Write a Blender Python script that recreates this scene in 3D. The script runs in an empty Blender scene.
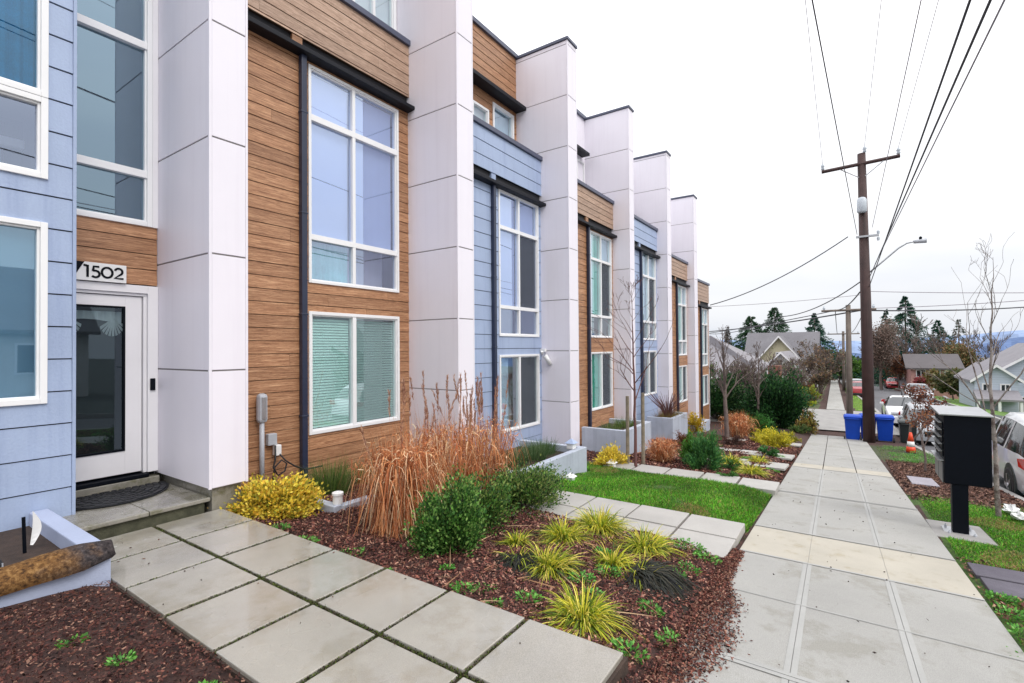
import bpy, math, random
import numpy as np
random.seed(7); RNG=np.random.default_rng(7)
C=bpy.context.scene.collection
R=math.radians

# ---------------------------------------------------------------- materials
def newmat(name):
    m=bpy.data.materials.new(name); m.use_nodes=True
    nt=m.node_tree; nt.nodes.clear()
    out=nt.nodes.new('ShaderNodeOutputMaterial')
    return m,nt,out
def N(nt,t,**k):
    n=nt.nodes.new(t)
    for a,b in k.items():
        if a=='ins':
            for i,v in b.items(): n.inputs[i].default_value=v
        else: setattr(n,a,b)
    return n
def L(nt,a,ai,b,bi): nt.links.new(a.outputs[ai],b.inputs[bi])
def rgba(c): return (c[0],c[1],c[2],1)
def mix(nt,fac,a,b,mode='MIX'):
    n=N(nt,'ShaderNodeMix',data_type='RGBA',blend_type=mode)
    for i,v in ((0,fac),(6,a),(7,b)):
        if isinstance(v,tuple) and len(v)==2 and hasattr(v[0],'outputs'): nt.links.new(v[0].outputs[v[1]],n.inputs[i])
        elif i==0: n.inputs[0].default_value=v
        else: n.inputs[i].default_value=rgba(v)
    return n
def ramp(nt,src,stops):
    r=N(nt,'ShaderNodeValToRGB'); e=r.color_ramp.elements
    while len(e)<len(stops): e.new(.5)
    for el,(p,c) in zip(e,stops):
        el.position=p; el.color=rgba(c) if isinstance(c,(tuple,list)) else (c,c,c,1)
    nt.links.new(src[0].outputs[src[1]],r.inputs[0]); return r
def noise(nt,scale,detail=3,rough=.55,vec=None,dist=0):
    n=N(nt,'ShaderNodeTexNoise'); n.inputs['Scale'].default_value=scale; n.inputs['Detail'].default_value=detail
    n.inputs['Roughness'].default_value=rough; n.inputs['Distortion'].default_value=dist
    if vec: nt.links.new(vec[0].outputs[vec[1]],n.inputs['Vector'])
    return n
def coords(nt,scale=(1,1,1)):
    g=N(nt,'ShaderNodeNewGeometry'); m=N(nt,'ShaderNodeMapping'); m.inputs['Scale'].default_value=scale
    L(nt,g,'Position',m,'Vector'); return m
def surf(name,col,rough=.6,var=.12,vscale=3,bump=.0,bscale=60,spec=.5,metal=0,streak=None,rvar=0,spots=None,fine=None,coat=0):
    """plain surface: colour with large mottling + fine grain, bump, optional vertical streaks"""
    m,nt,out=newmat(name); b=N(nt,'ShaderNodeBsdfPrincipled'); L(nt,b,0,out,0)
    v=coords(nt)
    n=noise(nt,vscale,5,.6,(v,0)); f=noise(nt,bscale,3,.6,(v,0))
    lo=tuple(max(0,c*(1-var)) for c in col); hi=tuple(min(1,c*(1+var)) for c in col)
    a=ramp(nt,(n,0),[(.3,lo),(.7,hi)])
    c=mix(nt,fine if fine else .35*min(1,var*4),(a,0),(f,0),'OVERLAY'); last=(c,2)
    if streak:
        sv=coords(nt,(9,9,.35)); sn=noise(nt,1,4,.6,(sv,0))
        sr=ramp(nt,(sn,0),[(.5,(1,1,1)),(.72,streak)])
        last=(mix(nt,1,last,(sr,0),'MULTIPLY'),2)
    if spots:
        sn=noise(nt,spots[1],4,.7,(v,0)); sr=ramp(nt,(sn,0),[(spots[2],(1,1,1)),(min(1,spots[2]+.12),spots[0])])
        last=(mix(nt,1,last,(sr,0),'MULTIPLY'),2)
    nt.links.new(last[0].outputs[last[1]],b.inputs['Base Color'])
    b.inputs['Roughness'].default_value=rough; b.inputs['Specular IOR Level'].default_value=spec; b.inputs['Metallic'].default_value=metal
    if coat:
        wn=noise(nt,1.1,4,.6,(v,0)); wr=ramp(nt,(wn,0),[(.42,0),(.58,coat)]); L(nt,wr,0,b,'Coat Weight'); b.inputs['Coat Roughness'].default_value=.06; b.inputs['Coat IOR'].default_value=1.45
    if rvar:
        rr=ramp(nt,(noise(nt,vscale*.6,4,.6,(v,0)),0),[(.35,max(0.02,rough-rvar)),(.65,min(1,rough+rvar))]); L(nt,rr,0,b,'Roughness')
    if bump:
        bp=N(nt,'ShaderNodeBump'); bp.inputs['Strength'].default_value=bump; bp.inputs['Distance'].default_value=.01
        L(nt,f,0,bp,'Height'); L(nt,bp,0,b,'Normal')
    return m
def vcol(name,rough=.6,trans=.25,spec=.3,bump=0):
    """colour per face from the 'col' attribute; thin leaves let light through"""
    m,nt,out=newmat(name); b=N(nt,'ShaderNodeBsdfPrincipled')
    a=N(nt,'ShaderNodeAttribute',attribute_name='col')
    L(nt,a,0,b,'Base Color'); b.inputs['Roughness'].default_value=rough; b.inputs['Specular IOR Level'].default_value=spec
    if trans:
        t=N(nt,'ShaderNodeBsdfTranslucent'); L(nt,a,0,t,0)
        mx=N(nt,'ShaderNodeMixShader'); mx.inputs[0].default_value=trans
        L(nt,b,0,mx,1); L(nt,t,0,mx,2); L(nt,mx,0,out,0)
    else: L(nt,b,0,out,0)
    return m
def wood_mat(pale=False):
    m,nt,out=newmat('wood_siding_glare' if pale else 'wood_siding'); b=N(nt,'ShaderNodeBsdfPrincipled'); L(nt,b,0,out,0)
    g=N(nt,'ShaderNodeNewGeometry'); a=N(nt,'ShaderNodeAttribute',attribute_name='col')
    sc=N(nt,'ShaderNodeVectorMath',operation='SCALE'); sc.inputs['Scale'].default_value=23; L(nt,a,1,sc,0)
    ad=N(nt,'ShaderNodeVectorMath',operation='ADD'); L(nt,g,'Position',ad,0); L(nt,sc,0,ad,1)
    mp=N(nt,'ShaderNodeMapping'); mp.inputs['Scale'].default_value=(1.6,1.6,34); L(nt,ad,0,mp,0)
    n=noise(nt,1.6,7,.72,(mp,0),.6)
    r=ramp(nt,(n,0),[(.30,(.20,.12,.08)),(.5,(.44,.29,.205)),(.7,(.62,.45,.34))] if pale else [(.28,(.16,.068,.030)),(.43,(.335,.160,.078)),(.55,(.46,.240,.125)),(.70,(.70,.42,.24))])
    mp2=N(nt,'ShaderNodeMapping'); mp2.inputs['Scale'].default_value=(5,5,90); L(nt,ad,0,mp2,0)
    n2=noise(nt,2,4,.7,(mp2,0)); r2=ramp(nt,(n2,0),[(.36,(.40,.33,.28)),(.50,(1,1,1))])
    c=mix(nt,.75,(r,0),(r2,0),'MULTIPLY')
    sx=N(nt,'ShaderNodeSeparateXYZ'); L(nt,a,1,sx,0)
    br=N(nt,'ShaderNodeMapRange'); br.inputs[3].default_value=.88; br.inputs[4].default_value=1.12; L(nt,sx,0,br,0)
    c2=N(nt,'ShaderNodeVectorMath',operation='SCALE'); L(nt,c,2,c2,0); L(nt,br,0,c2,'Scale')
    L(nt,c2,0,b,'Base Color'); b.inputs['Roughness'].default_value=.5; b.inputs['Specular IOR Level'].default_value=.5
    bp=N(nt,'ShaderNodeBump'); bp.inputs['Strength'].default_value=.35; bp.inputs['Distance'].default_value=.004; L(nt,n2,0,bp,'Height'); L(nt,bp,0,b,'Normal')
    return m
def glass_mat(name,tint,base=.22,top=.9,refl=(.86,.93,1)):
    m,nt,out=newmat(name)
    t=N(nt,'ShaderNodeBsdfTransparent'); t.inputs[0].default_value=rgba(tint)
    g=N(nt,'ShaderNodeBsdfGlossy'); g.inputs[0].default_value=rgba(refl); g.inputs['Roughness'].default_value=.015
    v=coords(nt); w=noise(nt,.9,1,.4,(v,0)); bp=N(nt,'ShaderNodeBump'); bp.inputs['Strength'].default_value=.04; bp.inputs['Distance'].default_value=.03
    L(nt,w,0,bp,'Height'); L(nt,bp,0,g,'Normal')
    lw=N(nt,'ShaderNodeLayerWeight'); lw.inputs[0].default_value=.3
    mr=N(nt,'ShaderNodeMapRange'); mr.inputs[3].default_value=base; mr.inputs[4].default_value=top; L(nt,lw,'Facing',mr,0)
    mx=N(nt,'ShaderNodeMixShader'); L(nt,mr,0,mx,0); L(nt,t,0,mx,1); L(nt,g,0,mx,2); L(nt,mx,0,out,0)
    return m
M={}
M['wood']=wood_mat(); M['woodglare']=wood_mat(True)  # second one is the same wood with grazing glare painted in paler
M['blue']=surf('blue_siding',(.35,.43,.605),.5,.07,1.2,.25,45,.5,streak=(.84,.85,.90))
M['gapbrown']=surf('brown_gap',(.06,.032,.022),.8,.1)
M['gapdark']=surf('dark_gap',(.03,.03,.035),.8,.1)
M['panel']=surf('white_panel',(.835,.80,.87),.45,.025,.8,.05,90,.5,streak=(.965,.96,.965))
M['seam']=surf('panel_seam',(.26,.24,.235),.6,.05)
M['trim']=surf('white_trim',(.80,.785,.81),.4,.03,2,.0,80,.5)
M['vinyl']=surf('white_vinyl',(.85,.85,.86),.3,.02,2)
M['navy']=surf('navy_metal',(.022,.030,.062),.35,.1,2,.0,60,.5)
M['ledgeblack']=surf('black_ledge',(.006,.007,.012),.5,.1,2,.0,60,.25)
M['navycap']=surf('navy_cap',(.075,.085,.135),.4,.1,2)
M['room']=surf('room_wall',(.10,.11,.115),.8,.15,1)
M['roomlight']=surf('room_wall_light',(.34,.33,.31),.8,.15,1)
M['blind']=surf('window_blind',(.70,.90,.86),.5,.03,2)
M['shade']=surf('roller_shade',(.60,.67,.84),.7,.04,1.2)
M['tealreflect']=surf('painted_teal_reflection',(.34,.66,.62),.7,.25,2.2)  # reflection of facing buildings, painted as a sheet behind the pane
M['teal']=surf('teal_curtain',(.03,.55,.42),.8,.2,3)
M['bluecloth']=surf('blue_curtain',(.025,.25,.42),.8,.35,2.5)
M['screen']=surf('insect_screen',(.13,.145,.16),.7,.1,3)
def mesh_mat():
    m,nt,out=newmat('screen_mesh'); t=N(nt,'ShaderNodeBsdfTransparent'); d=N(nt,'ShaderNodeBsdfDiffuse'); d.inputs[0].default_value=(.09,.10,.12,1)
    mx=N(nt,'ShaderNodeMixShader'); mx.inputs[0].default_value=.62; L(nt,t,0,mx,1); L(nt,d,0,mx,2); L(nt,mx,0,out,0); return m
M['mesh']=mesh_mat(); M['finemesh']=M['mesh'].copy(); [setattr(q.inputs[0],'default_value',.30) for q in M['finemesh'].node_tree.nodes if q.type=='MIX_SHADER']
M['glass']=glass_mat('window_glass',(.86,.97,.96),.20,.95,(.80,.92,.98))
M['glassblue']=glass_mat('window_glass_blue',(.84,.90,1),.30,.95,(.66,.76,.97))
M['glassdark']=glass_mat('window_glass_dark',(.45,.62,.66),.30,.95,(.56,.76,.92))
M['glassdeep']=glass_mat('window_glass_deep',(.35,.62,.74),.10,.95,(.45,.72,.95))
M['doorglass']=glass_mat('door_glass',(.5,.58,.6),.085,.9,(.6,.75,.85))
M['asphalt']=surf('asphalt',(.115,.115,.125),.75,.18,1.3,.5,120,.4,spots=((.75,.75,.78),2.2,.55))
M['paver']=surf('wet_paver',(.338,.318,.278),.25,.09,1.5,.25,230,.8,rvar=.20,spots=((.86,.83,.76),2.2,.50),fine=.5,coat=1.0)
M['steppale']=surf('stepping_stone',(.40,.385,.36),.45,.08,3,.2,120)
M['mossy']=surf('mossy_concrete',(.085,.085,.055),.8,.35,9,.6,60,.3)
M['stoop']=surf('stoop_concrete',(.25,.235,.20),.3,.18,3,.3,120,.5,rvar=.2,coat=.9,spots=((.6,.6,.45),5,.52))
M['side']=surf('sidewalk_concrete',(.35,.345,.325),.62,.10,1.1,.45,200,.4,fine=.5,spots=((.80,.79,.75),2.2,.52))
M['sidecream']=surf('cream_concrete',(.43,.40,.335),.6,.09,1.8,.3,140,.4,spots=((.86,.82,.74),3.5,.55))
M['sideband']=surf('trowelled_concrete',(.36,.36,.345),.55,.07,3,.15,90,.4)
M['curb']=surf('curb_concrete',(.30,.29,.28),.7,.15,2,.3,80)
M['planter']=surf('planter_concrete',(.44,.48,.56),.65,.10,2.2,.35,70,streak=(.80,.80,.82))
M['planterblue']=surf('planter_blue_paint',(.41,.46,.61),.5,.06,2,.35,50)
M['soil']=surf('soil',(.045,.028,.02),.9,.4,9,.8,60)
M['util']=surf('utility_lid',(.085,.075,.10),.5,.14,4,.4,110,rvar=.15)
M['util2']=surf('meter_lid',(.30,.28,.325),.5,.12,5,.3,90)
M['black']=surf('black_metal',(.0025,.004,.008),.55,.12,3,spec=.12)
M['greymetal']=surf('dark_grey_metal',(.12,.125,.135),.4,.1,4,metal=.4)
M['alu']=surf('aluminium',(.45,.46,.48),.35,.08,4,metal=.7)
M['greyplastic']=surf('grey_plastic',(.42,.44,.48),.4,.06,5)
M['rubber']=surf('rubber',(.012,.013,.017),.55,.3,20,.6,70)
M['coir']=surf('coir',(.20,.105,.038),.95,.6,26,1.0,160,.1,spots=((.30,.28,.30),30,.47))
def coir_mat():
    m,nt,out=newmat('coir_roll'); b=N(nt,'ShaderNodeBsdfPrincipled'); L(nt,b,0,out,0); g=N(nt,'ShaderNodeNewGeometry'); sx=N(nt,'ShaderNodeSeparateXYZ'); L(nt,g,'Position',sx,0)
    v=coords(nt); n1=noise(nt,34,5,.75,(v,0)); n2=noise(nt,7,4,.6,(v,0))
    a=N(nt,'ShaderNodeMath',operation='MULTIPLY_ADD'); L(nt,n2,0,a,0); a.inputs[1].default_value=.55; L(nt,sx,0,a,2)
    w=ramp(nt,(a,0),[(0,0),(1,1)]); w=N(nt,'ShaderNodeMapRange'); L(nt,a,0,w,0); w.inputs[1].default_value=1.25; w.inputs[2].default_value=1.52
    r1=ramp(nt,(n1,0),[(.34,(.035,.022,.016)),(.50,(.17,.085,.032)),(.68,(.36,.21,.085))]); r2=ramp(nt,(n1,0),[(.34,(.022,.019,.020)),(.55,(.07,.06,.062)),(.7,(.16,.13,.12))])
    c=mix(nt,(w,0),(r1,0),(r2,0)); L(nt,c,2,b,0); b.inputs['Roughness'].default_value=.95; b.inputs['Specular IOR Level'].default_value=.1
    bp=N(nt,'ShaderNodeBump'); bp.inputs['Strength'].default_value=1; bp.inputs['Distance'].default_value=.012; L(nt,n1,0,bp,'Height'); L(nt,bp,0,b,'Normal'); M['coir']=m
coir_mat()
M['pole']=surf('creosoted_pole',(.055,.028,.026),.7,.3,2,.6,40,streak=(.5,.5,.5))
M['oldpole']=surf('grey_pole',(.16,.13,.11),.8,.25,2,.5,40,streak=(.6,.6,.6))
M['wire']=surf('wire',(.03,.03,.04),.5,.05)
M['wirelight']=surf('pale_wire',(.30,.27,.31),.5,.05)
M['cer']=surf('ceramic',(.5,.55,.6),.3,.1,9)
M['leaf']=vcol('leaf',.55,.28)
M['needle']=vcol('needle',.6,.12)
M['dry']=vcol('dry_grass',.7,.3)
M['chip']=vcol('bark_chip',.8,0,.2)
M['bark']=surf('bark',(.145,.11,.098),.8,.3,9,.6,60)
M['barkred']=surf('bark_red',(.13,.055,.05),.7,.25,9,.4,60)
M['barkpale']=surf('bark_pale',(.27,.235,.215),.7,.3,12,.5,60,spots=((.35,.28,.26),9,.48))
M['stake']=surf('weathered_stake',(.23,.19,.14),.8,.25,8,.4,60)
M['binblue']=surf('blue_plastic',(.004,.06,.46),.5,.10,4,spec=.3)
M['bindark']=surf('dark_plastic',(.012,.02,.02),.45,.1,4)
M['binteal']=surf('teal_plastic',(.01,.16,.13),.45,.1,4)
M['orange']=surf('cone_orange',(.75,.07,.02),.45,.08,6)
M['white']=surf('white_plastic',(.8,.8,.8),.4,.04,5)
M['tyre']=surf('tyre_rubber',(.015,.015,.017),.7,.2,9)
M['rim']=surf('alloy',(.5,.5,.53),.3,.05,5,metal=.8)
M['darkglass']=surf('car_glass',(.018,.024,.03),.06,.05,2,spec=.9)
M['redlens']=surf('red_lens',(.5,.01,.012),.15,.05,3)
M['clearlens']=surf('clear_lens',(.6,.62,.65),.15,.05,3)

for nm,c in (('hwhite',(.62,.61,.60)),('hgrey',(.40,.40,.42)),('hroof',(.17,.165,.18)),('hroof2',(.24,.23,.25)),('hroofdark',(.10,.09,.095)),('hyellow',(.56,.51,.36)),('hpink',(.50,.27,.25)),('hblue',(.42,.50,.66)),('hbrick',(.22,.09,.065))):
    M[nm]=surf(nm,c,.7,.1,.8,.3,12,.3,streak=(.85,.85,.85))
# ---------------------------------------------------------------- things, parts, meshes
def prop(o,label=None,cat=None,group=None,kind=None):
    if label: o['label']=label
    if cat: o['category']=cat
    if group: o['group']=group
    if kind: o['kind']=kind
    return o
def thing(name,label,cat,loc,group=None):
    o=bpy.data.objects.new(name,None); o.empty_display_size=.1; C.objects.link(o); o.location=loc
    return prop(o,label,cat,group)
def wloc(o):
    x=y=z=0
    while o is not None: x+=o.location[0];y+=o.location[1];z+=o.location[2];o=o.parent
    return np.array([x,y,z])
def link(me,name,parent,mats):
    o=bpy.data.objects.new(name,me); C.objects.link(o)
    for m in mats: me.materials.append(m)
    if parent is not None: o.parent=parent
    return o
class MB:
    def __init__(s): s.v=[];s.f=[];s.c=[];s.m=[]
    def add(s,vs,fs,col=None,mi=0):
        n=len(s.v); s.v+= [tuple(v) for v in vs]
        for f in fs: s.f.append(tuple(n+i for i in f)); s.c.append(col or (1,1,1)); s.m.append(mi)
        return s
    def box(s,x0,x1,y0,y1,z0,z1,col=None,mi=0,rot=None,ctr=None):
        vs=[(x,y,z) for x in (x0,x1) for y in (y0,y1) for z in (z0,z1)]
        if rot is not None:
            c=ctr or ((x0+x1)/2,(y0+y1)/2); ca,sa=math.cos(rot),math.sin(rot)
            vs=[(c[0]+(x-c[0])*ca-(y-c[1])*sa,c[1]+(x-c[0])*sa+(y-c[1])*ca,z) for x,y,z in vs]
        return s.add(vs,[(0,1,3,2),(4,6,7,5),(0,4,5,1),(2,3,7,6),(0,2,6,4),(1,5,7,3)],col,mi)
    def quad(s,a,b,c,d,col=None,mi=0): return s.add([a,b,c,d],[(0,1,2,3)],col,mi)
    def tube(s,pts,rad,n=8,cap=True,col=None,mi=0):
        pts=[np.array(p,float) for p in pts]; k=len(pts)
        if not hasattr(rad,'__len__'): rad=[rad]*k
        vs=[];prev=None
        for i,p in enumerate(pts):
            d=pts[min(i+1,k-1)]-pts[max(i-1,0)]; d=d/(np.linalg.norm(d)+1e-9)
            if prev is None:
                a=np.array([0,0,1.]) if abs(d[2])<.9 else np.array([1.,0,0])
                u=np.cross(d,a)
            else: u=prev-d*np.dot(prev,d)
            u/=np.linalg.norm(u)+1e-9; prev=u; w=np.cross(d,u)
            for j in range(n):
                t=2*math.pi*j/n; vs.append(p+rad[i]*(math.cos(t)*u+math.sin(t)*w))
        fs=[(i*n+j,i*n+(j+1)%n,(i+1)*n+(j+1)%n,(i+1)*n+j) for i in range(k-1) for j in range(n)]
        if cap: fs+=[tuple(range(n-1,-1,-1)),tuple((k-1)*n+j for j in range(n))]
        return s.add(vs,fs,col,mi)
    def prism(s,poly,axis,a,b,col=None,mi=0):
        """poly: 2D points; axis 'x','y','z' extruded from a to b"""
        n=len(poly)
        def P(p,t): return (t,p[0],p[1]) if axis=='x' else ((p[0],t,p[1]) if axis=='y' else (p[0],p[1],t))
        vs=[P(p,a) for p in poly]+[P(p,b) for p in poly]
        fs=[tuple(range(n)),tuple(range(2*n-1,n-1,-1))]+[(i,n+i,n+(i+1)%n,(i+1)%n) for i in range(n)]
        return s.add(vs,fs,col,mi)
    def lathe(s,prof,c,n=20,col=None,mi=0):
        vs=[(c[0]+r*math.cos(2*math.pi*j/n),c[1]+r*math.sin(2*math.pi*j/n),c[2]+z) for r,z in prof for j in range(n)]
        k=len(prof)
        fs=[(i*n+j,i*n+(j+1)%n,(i+1)*n+(j+1)%n,(i+1)*n+j) for i in range(k-1) for j in range(n)]
        fs+=[tuple(range(n-1,-1,-1)),tuple((k-1)*n+j for j in range(n))]
        return s.add(vs,fs,col,mi)
    def build(s,name,mat,parent=None,smooth=False,bevel=0,subsurf=0):
        mats=mat if isinstance(mat,(list,tuple)) else [mat]
        off=wloc(parent) if parent is not None else np.zeros(3)
        me=bpy.data.meshes.new(name); me.from_pydata([(v[0]-off[0],v[1]-off[1],v[2]-off[2]) for v in s.v],[],s.f)
        if any(s.m): me.polygons.foreach_set('material_index',s.m)
        if any(c!=(1,1,1) for c in s.c):
            a=me.attributes.new('col','FLOAT_COLOR','FACE'); a.data.foreach_set('color',[x for c in s.c for x in (c[0],c[1],c[2],1)])
        o=link(me,name,parent,[M[m] if isinstance(m,str) else m for m in mats])
        import bmesh
        bm=bmesh.new(); bm.from_mesh(me); bmesh.ops.recalc_face_normals(bm,faces=bm.faces); bm.to_mesh(me); bm.free()
        if smooth: me.polygons.foreach_set('use_smooth',[True]*len(me.polygons))
        if subsurf: md=o.modifiers.new('s','SUBSURF'); md.levels=md.render_levels=subsurf
        if bevel: md=o.modifiers.new('b','BEVEL'); md.width=bevel; md.segments=2; md.limit_method='ANGLE'
        return o
def npmesh(name,V,F,col,mat,parent=None,label=None,cat=None,group=None,kind=None,smooth=False):
    """V (n,3), F (m,k) index array, col (m,3)"""
    off=wloc(parent) if parent is not None else np.zeros(3)
    V=V-off; me=bpy.data.meshes.new(name); m,k=F.shape
    me.vertices.add(len(V)); me.vertices.foreach_set('co',V.astype(np.float32).ravel())
    me.loops.add(m*k); me.loops.foreach_set('vertex_index',F.astype(np.int32).ravel())
    me.polygons.add(m); me.polygons.foreach_set('loop_start',np.arange(0,m*k,k,dtype=np.int32)); me.polygons.foreach_set('loop_total',np.full(m,k,dtype=np.int32))
    me.update(calc_edges=True)
    a=me.attributes.new('col','FLOAT_COLOR','FACE'); a.data.foreach_set('color',np.c_[col,np.ones(m)].astype(np.float32).ravel())
    if smooth: me.polygons.foreach_set('use_smooth',np.ones(m,bool))
    o=link(me,name,parent,[M[mat]]); return prop(o,label,cat,group,kind)
def unit(a): return a/(np.linalg.norm(a,axis=1,keepdims=True)+1e-9)
def rdir(n,up=0.): 
    d=RNG.normal(size=(n,3)); d[:,2]+=up; return unit(d)
def palette(n,cols,jit=.18):
    cols=np.array(cols); w=RNG.integers(0,len(cols),n); c=cols[w]*(1+RNG.normal(0,jit,(n,1)))
    return np.clip(c,0.002,1)
def leaf_quads(P,D,l,w):
    """diamond leaves: P base, D direction, l length, w width"""
    n=len(P); S=unit(np.cross(D,RNG.normal(size=(n,3))))
    l=np.broadcast_to(l,(n,))[:,None]; w=np.broadcast_to(w,(n,))[:,None]
    V=np.stack([P,P+D*l*.5+S*w*.5,P+D*l,P+D*l*.5-S*w*.5],1).reshape(-1,3)
    return V,np.arange(4*n).reshape(n,4)
def blades(P,D,l,w,droop,col,seg=4):
    n=len(P); l=np.broadcast_to(l,(n,)); w=np.broadcast_to(w,(n,)); droop=np.broadcast_to(droop,(n,))
    S=unit(np.cross(D,np.array([0,0,1.])+RNG.normal(0,.35,(n,3))))
    rows=[]
    for i in range(seg+1):
        t=i/seg; p=P+D*(l*t)[:,None]; p=p-np.c_[np.zeros((n,2)),droop*l*t*t]
        ww=(w*(1-t**1.7)*.5+.0004)[:,None]; rows.append(p-S*ww); rows.append(p+S*ww)
    V=np.stack(rows,1); k=2*(seg+1); V=V.reshape(-1,3)
    base=(np.arange(n)*k)[:,None]
    F=np.concatenate([base+np.array([[2*i,2*i+1,2*i+3,2*i+2]]) for i in range(seg)],0)
    return V,F,np.tile(col,(seg,1))
def cat(parts):
    V=[];F=[];Cc=[];o=0
    for v,f,c in parts: V.append(v);F.append(f+o);Cc.append(c);o+=len(v)
    return np.concatenate(V),np.concatenate(F),np.concatenate(Cc)

# ---------------------------------------------------------------- terrain
PR=[(-60,3.7),(-20,.15),(0,-1.65),(25,-3.9),(38,-4.05),(80,-5.5),(150,-7.0),(260,-11),(900,-60),(6000,-60)]
PX=np.array([p[0] for p in PR],float); PZ=np.array([p[1] for p in PR],float)
def prof(X): return np.interp(X,PX,PZ)
def sstep(a,b,x): t=np.clip((x-a)/(b-a),0,1); return t*t*(3-2*t)
def YL(X): return -2.97+.044*np.asarray(X)      # near kerb
def YR(X): return -8.2+.044*np.asarray(X)      # far kerb
def SWR(X): return -1.04+.021*np.asarray(X)    # pavement edges
def SWL(X): return .86+.021*np.asarray(X)
def G(X,Y):
    X=np.asarray(X,float);Y=np.asarray(Y,float)
    z=prof(X)
    z=z+.085*sstep(0,.45,Y-SWL(X))*(X<26)
    z=z+.10*(X>2.3)*np.exp(-np.maximum(0,X-2.45)/.40)*sstep(-.06,.14,Y-SWL(X))*(Y<3)
    z=z-.05*((Y<SWL(X)+.02)&(Y>SWR(X)-.02))      # under the slabs
    z=z-.16*((Y<YL(X))&(Y>YR(X)))
    d=np.maximum(0,YR(X)-Y); z=z-np.minimum(d*.16,.9)*sstep(20,40,X)
    return z
def gz(x,y): return float(G(x,y))

def ground():
    xs=np.unique(np.concatenate([np.arange(-30,-2,2.),np.arange(-2,16,.2),np.arange(16,45,.6),np.arange(45,160,4.),np.array([160,200,260,350,500,700,900,1500,2500,4000,6000])]))
    ys=np.unique(np.concatenate([np.arange(-10,-3,.7),np.arange(-3,7.2,.15),np.arange(7.2,30,1.6),np.arange(-60,-10,4.),np.array([-4000,-2500,-1500,-800,-400,-200,-100,40,60,100,200,400,800,1500,2500,4000])]))
    X,Y=np.meshgrid(xs,ys,indexing='ij'); Z=G(X,Y)
    bed=(Y>SWL(X)+.1)&(X<26)
    Z=Z+bed*(.025*np.sin(X*5.1+1.3*np.cos(Y*4))*np.cos(Y*4.3+X))*sstep(.2,.5,Y-SWL(X))
    hole=(X>1.25)&(X<2.65)&(Y>1.08); Z=np.where(hole,np.minimum(Z,-1.76),Z)
    Z=np.where((X>5.15)&(X<6.38)&(Y>1.15)&(Y<3.75),np.minimum(Z,-2.12),Z); Z=np.where((X>9.05)&(X<9.85)&(Y>1.15)&(Y<4.3),np.minimum(Z,-2.43),Z)
    V=np.stack([X,Y,Z],-1).reshape(-1,3); a,b=X.shape
    I=np.arange(a*b).reshape(a,b); F=np.stack([I[:-1,:-1],I[1:,:-1],I[1:,1:],I[:-1,1:]],-1).reshape(-1,4)
    cx=V[F].mean(1); x,y=cx[:,0],cx[:,1]; n=len(x)
    col=np.tile(np.array([.060,.026,.020]),(n,1))                  # bark mulch
    strip=(y<SWR(x))&(y>YL(x)); far=(x>37)
    grass=np.array([.075,.16,.018])
    lawn1=(x>6.3)&(x<9.4)&(y>SWL(x))&(y<4.6); col[lawn1]=grass*.7
    lawn2=strip&(x<11.4); col[lawn2]=grass*.7
    col[strip&(x>16.5)&(x<22)]=[.06,.075,.03]
    vg=strip&far&(x<100); col[vg]=[.12,.24,.02]
    other=(y<YR(x)); col[other]=[.11,.22,.03]; col[other&((x<42)|(y<-16))]=[.065,.08,.075]
    back=(x>37)&(y>SWL(x)); col[back]=[.08,.10,.035]
    col[(x>160)]=[.05,.07,.06]
    col*= (1+RNG.normal(0,.10,(n,1)))
    m,nt,out=newmat('ground_cover'); b=N(nt,'ShaderNodeBsdfPrincipled'); L(nt,b,0,out,0)
    at=N(nt,'ShaderNodeAttribute',attribute_name='col'); v=coords(nt)
    n1=noise(nt,26,5,.7,(v,0)); n2=noise(nt,2.5,4,.6,(v,0))
    r1=ramp(nt,(n1,0),[(.34,(.35,.33,.33)),(.55,(1,1,1)),(.72,(1.9,1.7,1.5))]); r2=ramp(nt,(n2,0),[(.3,(.75,.75,.75)),(.7,(1.2,1.2,1.2))])
    c=mix(nt,1,(at,0),(r1,0),'MULTIPLY'); c=mix(nt,1,(c,2),(r2,0),'MULTIPLY'); L(nt,c,2,b,'Base Color')
    b.inputs['Roughness'].default_value=.9
    bp=N(nt,'ShaderNodeBump'); bp.inputs['Strength'].default_value=.8; bp.inputs['Distance'].default_value=.02; L(nt,n1,0,bp,'Height'); L(nt,bp,0,b,'Normal')
    M['ground']=m
    npmesh('ground',V,F,col,'ground',kind='structure')
ground()

def sheet(name,x0,x1,fa,fb,dz,mat,step=1.,thick=0.0):
    """strip that follows the terrain profile between lateral edges fa(x), fb(x)"""
    mb=MB(); xs=list(np.arange(x0,x1,step))+[x1]
    for a,b in zip(xs,xs[1:]):
        za,zb=float(prof(a))+dz,float(prof(b))+dz
        mb.quad((a,float(fa(a)),za),(b,float(fa(b)),zb),(b,float(fb(b)),zb),(a,float(fb(a)),za))
        if thick:
            for f in (fa,fb): mb.quad((a,float(f(a)),za),(b,float(f(b)),zb),(b,float(f(b)),zb-thick),(a,float(f(a)),za-thick))
    return prop(mb.build(name,mat),kind='structure')
sheet('street',-30,150,lambda x:YL(x)-.15,YR,-.14,'asphalt',2)
sheet('side_street',27,36.5,lambda x:40.,lambda x:YL(x)-.15,.012,'curb',.5)
sheet('kerb',-30,27,lambda x:YL(x),lambda x:YL(x)-.15,.005,'curb',1,.16)
sheet('kerb',36.5,110,lambda x:YL(x),lambda x:YL(x)-.15,.02,'curb',1,.16)
sheet('kerb',-30,150,lambda x:YR(x)-.15,lambda x:YR(x),.02,'curb',2,.16)

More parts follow.
